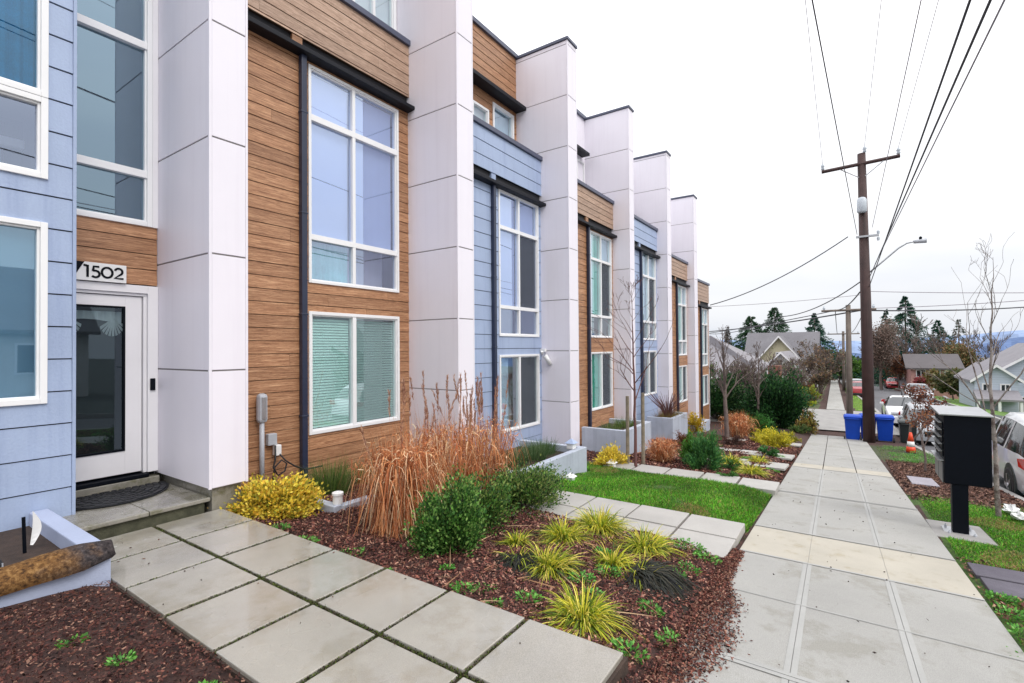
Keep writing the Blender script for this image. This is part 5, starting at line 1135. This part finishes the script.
# ---------------------------------------------------------------- cars
def car(label,x,y,z,mat,L_=4.6,W=1.85,H=1.68,kind='suv',rot=0,paint=None):
    t=thing('parked_car',label,'car',(x,y,z),None); hw=W/2
    # stations along the length: (u, belt z, roof z, half width at roof)
    if kind=='suv': st=[(0,.62,.66,.70),(.02,.90,.93,.80),(.05,1.02,1.08,.80),(.10,1.06,1.50,.72),(.16,1.05,1.64,.70),(.35,1.02,1.68,.70),(.52,1.0,1.66,.68),(.62,.99,1.50,.66),(.715,.98,1.04,.76),(.85,.93,.97,.78),(.95,.84,.87,.76),(.985,.72,.75,.72),(1,.55,.58,.66)]
    elif kind=='pickup': st=[(0,.60,.66,.80),(.01,1.05,1.08,.84),(.30,1.08,1.10,.84),(.31,1.10,1.14,.84),(.345,1.10,1.78,.68),(.45,1.10,1.84,.68),(.56,1.08,1.80,.66),(.66,1.07,1.16,.76),(.80,1.06,1.12,.80),(.94,1.03,1.08,.80),(.985,.9,.93,.76),(1,.6,.65,.7)]
    elif kind=='van': st=[(0,.6,.7,.80),(.01,1.1,1.95,.78),(.05,1.1,2.05,.78),(.5,1.1,2.08,.78),(.70,1.08,2.0,.76),(.80,1.06,1.6,.74),(.86,1.0,1.12,.78),(.95,.92,.98,.78),(.99,.8,.84,.74),(1,.55,.6,.7)]
    else: st=[(0,.58,.62,.68),(.02,.82,.86,.78),(.12,.92,.96,.78),(.17,.93,1.0,.74),(.27,.92,1.36,.62),(.42,.91,1.44,.62),(.55,.90,1.40,.62),(.68,.90,.96,.72),(.84,.84,.88,.76),(.95,.74,.78,.74),(1,.5,.54,.64)]
    sc=H/max(s[2] for s in st); vs=[];fs=[];mi=[]
    m=8
    for (u,bz,rz,rw) in st:
        X=x+(u-.5)*L_; bz*=sc; rz*=sc; taper=1-.10*max(0,abs(u-.5)*2-.75)/.25
        wb=hw*taper; rw_=rw*hw/ .92*taper if rz>bz+.12 else wb*.93
        zb=z+.24
        ring=[(wb*.86,zb),(wb*.99,zb+.14),(wb,z+(.24+bz)*.55),(wb*.97,z+bz)]
        ring+=[(wb*.97+(rw_-wb*.97)*.92,z+bz+(rz-bz)*.86),(rw_*.88,z+rz),(0,z+rz+.015)] 
        full=[(X,y+a,c) for a,c in ring]+[(X,y-a,c) for a,c in ring[-2::-1]]
        vs+=full
    K=13
    for i in range(len(st)-1):
        g0=st[i][2]-st[i][1]; g1=st[i+1][2]-st[i+1][1]
        for j in range(K-1):
            mm=0
            side=j in (3,8); top=j in (4,5,6,7)
            if kind!='van' or i>=4:
                if side and (g0>.12 and g1>.12): mm=1
                if (side or top) and (abs(g0-g1)>.30) : mm=1
            fs.append((i*K+j,(i+1)*K+j,(i+1)*K+j+1,i*K+j+1)); mi.append(mm)
        fs.append((i*K+K-1,(i+1)*K+K-1,(i+1)*K,i*K)); mi.append(2)
    fs.append(tuple(range(K)));mi.append(0); fs.append(tuple((len(st)-1)*K+j for j in range(K-1,-1,-1)));mi.append(0)
    b=MB(); b.add(vs,fs); b.m=mi; o=b.build('body',[mat,'darkglass','bindark'],t,smooth=True,bevel=.0)
    for p in o.data.polygons: p.use_smooth=(p.material_index!=2)
    md=o.modifiers.new('e','EDGE_SPLIT'); md.split_angle=R(38)
    # pillars between side windows
    if kind in('suv','sedan','pickup'):
        pb=MB()
        for u in ((.30,.50) if kind=='suv' else (.42,) if kind=='sedan' else (.50,)):
            for s in (-1,1):
                X=x+(u-.5)*L_; zt_=z+H*.955; zb_=z+1.0*sc*(1.08 if kind=='pickup' else 1); 
                pb.add([(X-.05,y+s*hw*.985,zb_),(X+.05,y+s*hw*.985,zb_),(X+.04,y+s*hw*.79,zt_-.03),(X-.06,y+s*hw*.79,zt_-.03)],[(0,1,2,3)])
        pb.build('window_pillar',mat,t)
    wr=.35 if kind!='sedan' else .32
    for u in (.19,.80):
        for s in (-1,1):
            X=x+(u-.5)*L_; a=MB(); a.tube([(X,y+s*(hw-.18),z+wr+.02),(X,y+s*(hw+.006),z+wr+.02)],wr+.075,20); a.build('wheel_arch','bindark',t)
            w=MB(); w.tube([(X,y+s*(hw-.2),z+wr),(X,y+s*(hw+.02),z+wr)],wr,22); wo=w.build('wheel','tyre',t,bevel=.03)
            q=MB(); q.tube([(X,y+s*(hw+.015),z+wr),(X,y+s*(hw+.028),z+wr)],wr*.66,18,mi=0)
            q.build('rim','bindark',wo)
            q=MB()
            for k in range(5):
                a0=k*2*math.pi/5; ca,sa=math.cos(a0),math.sin(a0); pr=(-sa,ca)
                q.add([(X+wr*.1*pr[0],y+s*(hw+.036),z+wr+wr*.1*pr[1]),(X-wr*.1*pr[0],y+s*(hw+.036),z+wr-wr*.1*pr[1]),(X+ca*wr*.66-pr[0]*.07*wr*1.5,y+s*(hw+.034),z+wr+sa*wr*.66-pr[1]*.07*wr*1.5),(X+ca*wr*.66+pr[0]*.07*wr*1.5,y+s*(hw+.034),z+wr+sa*wr*.66+pr[1]*.07*wr*1.5)],[(0,1,2,3)])
            q.tube([(X,y+s*(hw+.03),z+wr),(X,y+s*(hw+.045),z+wr)],wr*.14,10); q.build('spokes','rim',wo)
    for s in (-1,1):
        b=MB(); e=x-.5*L_; b.add([(e+.015,y+s*hw*.62,z+.86*sc),(e+.015,y+s*hw*.62,z+1.0*sc),(e+.05,y+s*hw*.93,z+1.04*sc),(e+.30,y+s*(hw*.985),z+1.0*sc),(e+.22,y+s*(hw*.992),z+.86*sc),(e+.03,y+s*hw*.93,z+.84*sc),
              (e-.03,y+s*hw*.62,z+.86*sc),(e-.03,y+s*hw*.62,z+1.0*sc),(e+.0,y+s*hw*.97,z+1.04*sc),(e+.30,y+s*(hw*1.01),z+1.0*sc),(e+.22,y+s*(hw*1.012),z+.86*sc),(e-.01,y+s*hw*.97,z+.84*sc)],
              [(6,7,8,11),(11,8,9,10),(0,6,7,1),(0,5,11,6),(5,4,10,11),(1,7,8,2),(2,8,9,3)])
        b.build('tail_lamp','redlens',t)
        b=MB(); e=x+.5*L_; b.box(e-.16,e-.035,y+s*hw*.60-.17,y+s*hw*.60+.17,z+.68*sc,z+.80*sc); b.build('headlight','clearlens',t,bevel=.02)
    b=MB(); e=x+.5*L_; b.box(e-.10,e-.0,y-hw*.45,y+hw*.45,z+.45*sc,z+.70*sc); b.build('grille','bindark',t,bevel=.02)
    b=MB(); e=x-.5*L_; b.box(e-.04,e+.1,y-hw*.80,y+hw*.80,z+.26,z+.46*sc); b.build('bumper','bindark',t,bevel=.03)
    for s in (-1,1):
        b=MB(); X=x+(.60-.5)*L_; b.box(X-.06,X+.06,y+s*(hw+.02),y+s*(hw+.18),z+1.0*sc,z+1.13*sc); b.build('mirror',mat,t,bevel=.03)
    t.rotation_euler=(0,0,rot); return t
def paint(name,c,rough=.28): 
    m,nt,out=newmat(name); b=N(nt,'ShaderNodeBsdfPrincipled'); L(nt,b,0,out,0); v=coords(nt); n=noise(nt,1.4,3,.5,(v,0)); r=ramp(nt,(n,0),[(.3,tuple(q*.9 for q in c)),(.7,c)]); L(nt,r,0,b,0)
    b.inputs['Roughness'].default_value=rough; b.inputs['Coat Weight'].default_value=.6; b.inputs['Coat Roughness'].default_value=.05; M[name]=m
paint('paint_white',(.74,.75,.77)); paint('paint_silver',(.38,.40,.43)); paint('paint_red',(.38,.012,.02)); paint('paint_grey',(.16,.18,.20)); paint('paint_blue',(.05,.09,.16))
def cz(x): return float(prof(x))-.14
car('white sport utility car parked at the kerb behind the mailbox',15.0,-3.52,cz(15.0),'paint_white',4.65,1.86,1.66,'suv')
car('silver hatchback parked beyond the traffic cone',27.6,-2.85,cz(27.6),'paint_silver',4.4,1.85,1.46,'suv',R(180))
car('white car parked just beyond the silver hatchback',33.2,-2.45,cz(33.2),'paint_white',4.5,1.85,1.40,'sedan',R(180))
car('silver car parked on the far verge side, left of the dark pole',64,-.75,cz(64),'paint_silver',4.4,1.8,1.5,'sedan')
car('red car parked beyond the grey pole, left of the dark pole',57,-.85,cz(57),'paint_red',4.2,1.75,1.42,'sedan')
car('red car parked on the right side of the far street',80,-4.75,cz(80),'paint_red',4.2,1.75,1.4,'sedan',R(180))
car('small white car at the far end of the street',104,-5.0,cz(104),'paint_white',4.2,1.75,1.5,'suv',R(180))
car('grey-white car parked behind the russet tree',52,-4.6,cz(52),'paint_silver',4.4,1.8,1.45,'sedan',R(180))

b=MB(); z=gz(41,-4.0); b.prism([(-.35,0),(.35,0),(.28,.45),(0,.6),(-.28,.45)],'x',40.8,41.4); 
for i,v in enumerate(b.v): b.v[i]=(v[0],v[1]-4.15,v[2]+z)
prop(b.build('orange_tarp','orange',bevel=.05),'small orange covered bundle behind the silver hatchback','bundle')

# ---------------------------------------------------------------- houses beyond
def lapped(name,c):
    m,nt,out=newmat(name); b=N(nt,'ShaderNodeBsdfPrincipled'); L(nt,b,0,out,0); g=N(nt,'ShaderNodeNewGeometry'); s=N(nt,'ShaderNodeSeparateXYZ'); L(nt,g,'Position',s,0)
    w=N(nt,'ShaderNodeMath',operation='MULTIPLY'); L(nt,s,2,w,0); w.inputs[1].default_value=5.5
    fr=N(nt,'ShaderNodeMath',operation='FRACT'); L(nt,w,0,fr,0); r=ramp(nt,(fr,0),[(0,tuple(q*.55 for q in c)),(.12,c)]); L(nt,r,0,b,0); b.inputs['Roughness'].default_value=.6; M[name]=m
lapped('lapblue',(.50,.55,.66)); lapped('lapwhite',(.60,.60,.60))
def house(label,x0,x1,y0,y1,zb,zw,zr,wall,roof,axis='x',wins=(),chim=None,name='house',ov=.4,gable=None,porch=None):
    """gabled house; ridge runs along `axis`"""
    t=thing(name,label,'house',((x0+x1)/2,(y0+y1)/2,zb)); b=MB()
    b.box(x0,x1,y0,y1,zb,zw)
    if axis=='x':
        ym=(y0+y1)/2
        for X in (x0,x1): b.add([(X,y0,zw),(X,y1,zw),(X,ym,zr)],[(0,1,2)])
    else:
        xm=(x0+x1)/2
        for Y in (y0,y1): b.add([(x0,Y,zw),(x1,Y,zw),(xm,Y,zr)],[(0,1,2)])
    b.build('wall',wall,t)
    r=MB(); th=.16; e=ov*(zr-zw)/(((y1-y0) if axis=='x' else (x1-x0))/2)
    if axis=='x':
        for ya in (y0-ov,y1+ov): 
            r.add([(x0-ov,ya,zw-e),(x1+ov,ya,zw-e),(x1+ov,ym,zr),(x0-ov,ym,zr),(x0-ov,ya,zw-e+th),(x1+ov,ya,zw-e+th),(x1+ov,ym,zr+th),(x0-ov,ym,zr+th)],[(0,1,2,3),(4,7,6,5),(0,4,5,1),(1,5,6,2),(3,2,6,7),(0,3,7,4)])
    else:
        for xa in (x0-ov,x1+ov):
            r.add([(xa,y0-ov,zw-e),(xa,y1+ov,zw-e),(xm,y1+ov,zr),(xm,y0-ov,zr),(xa,y0-ov,zw-e+th),(xa,y1+ov,zw-e+th),(xm,y1+ov,zr+th),(xm,y0-ov,zr+th)],[(0,1,2,3),(4,7,6,5),(0,4,5,1),(1,5,6,2),(3,2,6,7),(0,3,7,4)])
    ro=r.build('roof',roof,t)
    f=MB() # pale fascia boards along the gable
    if axis=='x':
        for X in (x0-ov-.03,):
            for ya in (y0-ov,y1+ov): f.add([(X,ya,zw-e-.05),(X,ym,zr-.05),(X,ym,zr+th),(X,ya,zw-e+th)],[(0,1,2,3)])
    f.v and f.build('fascia','trim',t)
    if chim: c=MB(); c.box(chim[0],chim[1],chim[2],chim[3],chim[4],chim[5]); c.build('chimney','hbrick',ro)
    for w in wins:
        face,a,c_,z0,z1=w
        fm=MB(); g=MB(); q=.09
        if face=='-x': fm.box(x0-.05,x0-.003,a-q,c_+q,z0-q,z1+q); g.box(x0-.065,x0-.052,a,c_,z0,z1); fm.box(x0-.08,x0-.052,(a+c_)/2-.03,(a+c_)/2+.03,z0,z1)
        else:
            Y=y1 if face=='+y' else y0; s=1 if face=='+y' else -1
            fm.box(a-q,c_+q,min(Y+s*.003,Y+s*.05),max(Y+s*.003,Y+s*.05),z0-q,z1+q); g.box(a,c_,min(Y+s*.052,Y+s*.065),max(Y+s*.052,Y+s*.065),z0,z1)
        fo=fm.build('window','trim',t); g.build('pane','darkglass',fo)
    if porch:
        a,bq,z0,z1,d=porch; p=MB(); p.add([(x0-d,a,z1),(x0-d,bq,z1),(x0,bq,z1+.6),(x0,a,z1+.6),(x0-d,a,z1-.15),(x0-d,bq,z1-.15),(x0,bq,z1-.15),(x0,a,z1-.15)],[(0,1,2,3),(0,4,5,1),(4,7,6,5),(0,3,7,4),(1,5,6,2)]); p.build('porch_roof',roof,t)
        for yy in (a+.1,(a+bq)/2,bq-.1): p=MB(); p.box(x0-d+.05,x0-d+.2,yy-.08,yy+.08,z0,z1-.15); p.build('porch_post','trim',t)
    return t
t=thing('house','hip-roofed pale house with brick chimney right behind the end townhouse','house',(43,10,-4.2))
b=MB(); b.box(38.6,47.4,4.7,15.3,-5,-2.35); b.build('wall','hwhite',t)
b=MB(); b.add([(38,4.1,-2.35),(48,4.1,-2.35),(48,15.9,-2.35),(38,15.9,-2.35),(42.5,9.3,.85),(43.5,10.7,.85)],[(0,3,5,4),(0,4,1),(1,4,5,2),(2,5,3),(3,2,1,0)]); ro=b.build('roof','hroof2',t)
b=MB()
for (a,c) in (((38,4.1,-2.35),(48,4.1,-2.35)),((38,4.1,-2.35),(38,15.9,-2.35))): b.tube([a,c],.09,4)
b.build('gutter','trim',t)
b=MB(); b.box(37.2,37.9,3.75,4.5,-4.1,-1.35); b.build('chimney','hbrick',t)
for a,c in ((5.5,6.8),(8.2,9.6),(11.5,13)):
    f=MB(); f.box(38.54,38.597,a-.09,c+.09,-3.8,-2.75); g=MB(); g.box(38.52,38.538,a,c,-3.7,-2.85); fo=f.build('window','trim',t); g.build('pane','darkglass',fo)
house('white gabled house with round attic vent beyond the hedge',50,58,3.1,6.9,gz(52,5),-2.6,-.7,'lapwhite','hroof2','x',[('-x',4.1,4.8,-2.6+.1,-1.9),('-x',3.6,4.3,-4.3,-3.3),('-x',5.4,6.1,-4.3,-3.3)],ov=.35)
house('taller yellow-gabled house with grey roof behind the white one',60,70,4.1,8.2,gz(62,6),-1.6,.9,'hyellow','hroof','x',[('-x',5.6,6.4,-1.8,-.8)],ov=.5)
house('grey-roofed cross wing beside the yellow gable',62,68,3.0,9.6,gz(64,6),-1.5,1.35,'hgrey','hroof','y',[])
house('pink house with grey roof under the firs',70,77,-9.6,-5.7,-6.5,-2.55,-1.25,'hpink','hroofdark','y',[('-x',-6.9,-6.2,-3.5,-2.85),('-x',-8.1,-7.3,-3.5,-2.85),('-x',-9.3,-8.6,-3.5,-2.85),('-x',-9.1,-8.3,-5,-4.2),('-x',-7.0,-6.3,-5,-4.2)],ov=.5)
house('pale blue house with white trim across the street, gable side',54,62,-15.5,-9.8,-6.3,-2.1,-.1,'lapblue','hroof2','x',[('-x',-11.9,-11.3,-3.2,-2.2),('-x',-13.6,-12.6,-3.2,-2.2),('-x',-13.9,-12.9,-5.2,-4.2),('-x',-11.4,-10.4,-5.3,-4.2)],ov=.5)
house('pale blue front wing with a porch across the street',51.5,58,-10.4,-8.0,-6.1,-2.7,-1.7,'lapblue','hroof2','x',[('-x',-9.9,-9.5,-3.9,-3.1),('-x',-8.9,-8.5,-3.9,-3.1)],ov=.3,porch=(-10.4,-7.9,-6.1,-4.1,1.4))
house('low pale house half hidden behind the street trees',74,80,-8.4,-5.4,-6.9,-5.0,-4.2,'hwhite','hroof2','y',[('-x',-7.4,-6.8,-6,-5.3)])
house('cream house across the street mirrored in the corner window',1,9,-27,-20,-2.4,1.2,4.2,'hwhite','hroof','x',[('+y',2,3.4,-1,.3),('+y',6,7.4,-1,.3)])
house('grey house across the street mirrored in the white-blind window',19,28,-27,-20,-4.4,-.4,2.6,'hgrey','hroof','x',[('+y',20.5,22,-2.6,-1.2),('+y',25,26.4,-2.6,-1.2)])
house('pale blue house across the street mirrored in the farther windows',36,45,-27,-20,-5.6,-1.5,1.5,'lapblue','hroof','x',[('+y',38,39.4,-3.8,-2.6)])
roundtree(14,-21,6.5,2.4,'leafy tree across the street between the cream and grey houses',[(.05,.10,.04),(.07,.13,.05)],5000,ls=(.15,.3),seed=31)
roundtree(32,-21,6.5,2.6,'leafy tree across the street between the grey and blue houses',[(.05,.10,.04),(.07,.13,.05)],5000,ls=(.15,.3),seed=32)
# retaining wall near the road
b=MB(); b.box(62,68,-8.3,-8.05,-7.0,-5.4); prop(b.build('stone_wall','hgrey',bevel=.05),'low grey stone wall on the lawn below the pink house','wall')

# ---------------------------------------------------------------- hills
def hills(name,dist,zs,col,seed,a0=-.62,a1=.55):
    rnd=np.random.default_rng(seed); n=160; a=np.linspace(a0,a1,n); ph=rnd.uniform(0,6.28,8)
    prof_=sum(np.sin(a*f+p)*w for f,p,w in zip((4,9,17,33,60,110,190,300),ph,(1,.5,.3,.16,.10,.07,.05,.04)))
    top=np.interp(a,[a0,-.30,-.20,-.14,-.02,.05,.3,a1],zs)+prof_*dist*.0016; rows=[]
    for f,zf in ((1,0),(1.05,.35),(1.12,.7),(1.2,.9),(1.3,1)):
        r=dist*f; rows.append(np.c_[r*np.cos(a),r*np.sin(a),-75+(top*f+75)*zf+(rnd.normal(0,dist*.0006,n) if 0<zf<1 else 0)])
    V=np.concatenate(rows); F=[]
    for i in range(4):
        for j in range(n-1): F.append((i*n+j,i*n+j+1,(i+1)*n+j+1,(i+1)*n+j))
    F=np.array(F); m=len(F); c=np.tile(np.array(col),(m,1))*(1+rnd.normal(0,.12,(m,1)))
    o=npmesh(name,V,F,c,'hill',kind='structure',smooth=True)
def hillmat():
    m,nt,out=newmat('hazy_wooded_hill'); b=N(nt,'ShaderNodeBsdfPrincipled'); L(nt,b,0,out,0); at=N(nt,'ShaderNodeAttribute',attribute_name='col'); v=coords(nt,(1,1,2.5))
    n1=noise(nt,.035,6,.7,(v,0)); r1=ramp(nt,(n1,0),[(.35,(.80,.83,.88)),(.52,(1,1,1)),(.68,(1.18,1.16,1.12))]); c=mix(nt,1,(at,0),(r1,0),'MULTIPLY'); L(nt,c,2,b,0); b.inputs['Roughness'].default_value=1; b.inputs['Specular IOR Level'].default_value=0; M['hill']=m
hillmat()
hills('hills',1500,[22,26,14,-8,-24,-12,5,10],(.115,.165,.29),3)  # blue distance haze is painted into the colour of both ridges
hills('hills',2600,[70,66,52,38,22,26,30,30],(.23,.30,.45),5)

# ---------------------------------------------------------------- light, sky, camera
SUN_EL,SUN_AZ=R(46),R(-104)      # azimuth measured from +X toward +Y
w=bpy.data.worlds.new('World'); bpy.context.scene.world=w; w.use_nodes=True; nt=w.node_tree; nt.nodes.clear()
out=nt.nodes.new('ShaderNodeOutputWorld'); bg=nt.nodes.new('ShaderNodeBackground'); L(nt,bg,0,out,0); bg.inputs[1].default_value=.1
sky=nt.nodes.new('ShaderNodeTexSky'); sky.sky_type='NISHITA'; sky.sun_disc=False; sky.sun_elevation=SUN_EL; sky.sun_rotation=R(90)-SUN_AZ; sky.dust_density=2
tc=nt.nodes.new('ShaderNodeTexCoord'); sp=nt.nodes.new('ShaderNodeSeparateXYZ'); L(nt,tc,'Generated',sp,0)
# overcast deck: brighter toward the zenith, soft blue-grey low bands
cl=ramp(nt,(sp,2),[(0.0,(.84,.88,.96)),(.07,(.96,.975,1.01)),(.2,(1.18,1.185,1.2)),(1.0,(2.45,2.43,2.45))])
mp=nt.nodes.new('ShaderNodeMapping'); mp.inputs['Scale'].default_value=(1.5,1.5,7); L(nt,tc,'Generated',mp,0)
cn=noise(nt,1.6,5,.55,(mp,0),.3); cr_=ramp(nt,(cn,0),[(.32,(.93,.94,.965)),(.65,(1.04,1.035,1.03))])
deck=mix(nt,1,(cl,0),(cr_,0),'MULTIPLY')
sc=nt.nodes.new('ShaderNodeVectorMath'); sc.operation='SCALE'; sc.inputs['Scale'].default_value=10.3; L(nt,deck,2,sc,0)
mx=mix(nt,.9,(sky,0),(sc,0)); L(nt,mx,2,bg,0)
ld=bpy.data.lights.new('sun','SUN'); ld.energy=1.3; ld.angle=R(25); ld.color=(1,.96,.9); lo=bpy.data.objects.new('sun',ld); C.objects.link(lo)
import mathutils
sd=mathutils.Vector((math.cos(SUN_EL)*math.cos(SUN_AZ),math.cos(SUN_EL)*math.sin(SUN_AZ),math.sin(SUN_EL))); lo.rotation_euler=sd.to_track_quat('Z','Y').to_euler()
F_,YAW,PITCH,ROLL=492.5,.5990,.0122,-.0076
cd=bpy.data.cameras.new('camera'); cam=bpy.data.objects.new('camera',cd); C.objects.link(cam); cd.sensor_width=36; cd.lens=36*F_/1024; cd.clip_end=12000; cd.clip_start=.05
f=np.array([math.cos(YAW)*math.cos(PITCH),math.sin(YAW)*math.cos(PITCH),math.sin(PITCH)]); r=np.cross(f,[0,0,1]); r/=np.linalg.norm(r); u=np.cross(r,f)
c,s=math.cos(ROLL),math.sin(ROLL); r2=c*r+s*u; u2=-s*r+c*u
cam.matrix_world=mathutils.Matrix(((r2[0],u2[0],-f[0],0),(r2[1],u2[1],-f[1],0),(r2[2],u2[2],-f[2],0),(0,0,0,1)))
sc_=bpy.context.scene; sc_.camera=cam
sc_.view_settings.view_transform='Standard'; sc_.view_settings.look='None'; sc_.view_settings.exposure=0
sc_.cycles.transparent_max_bounces=16
sc_.cycles.use_denoising=True
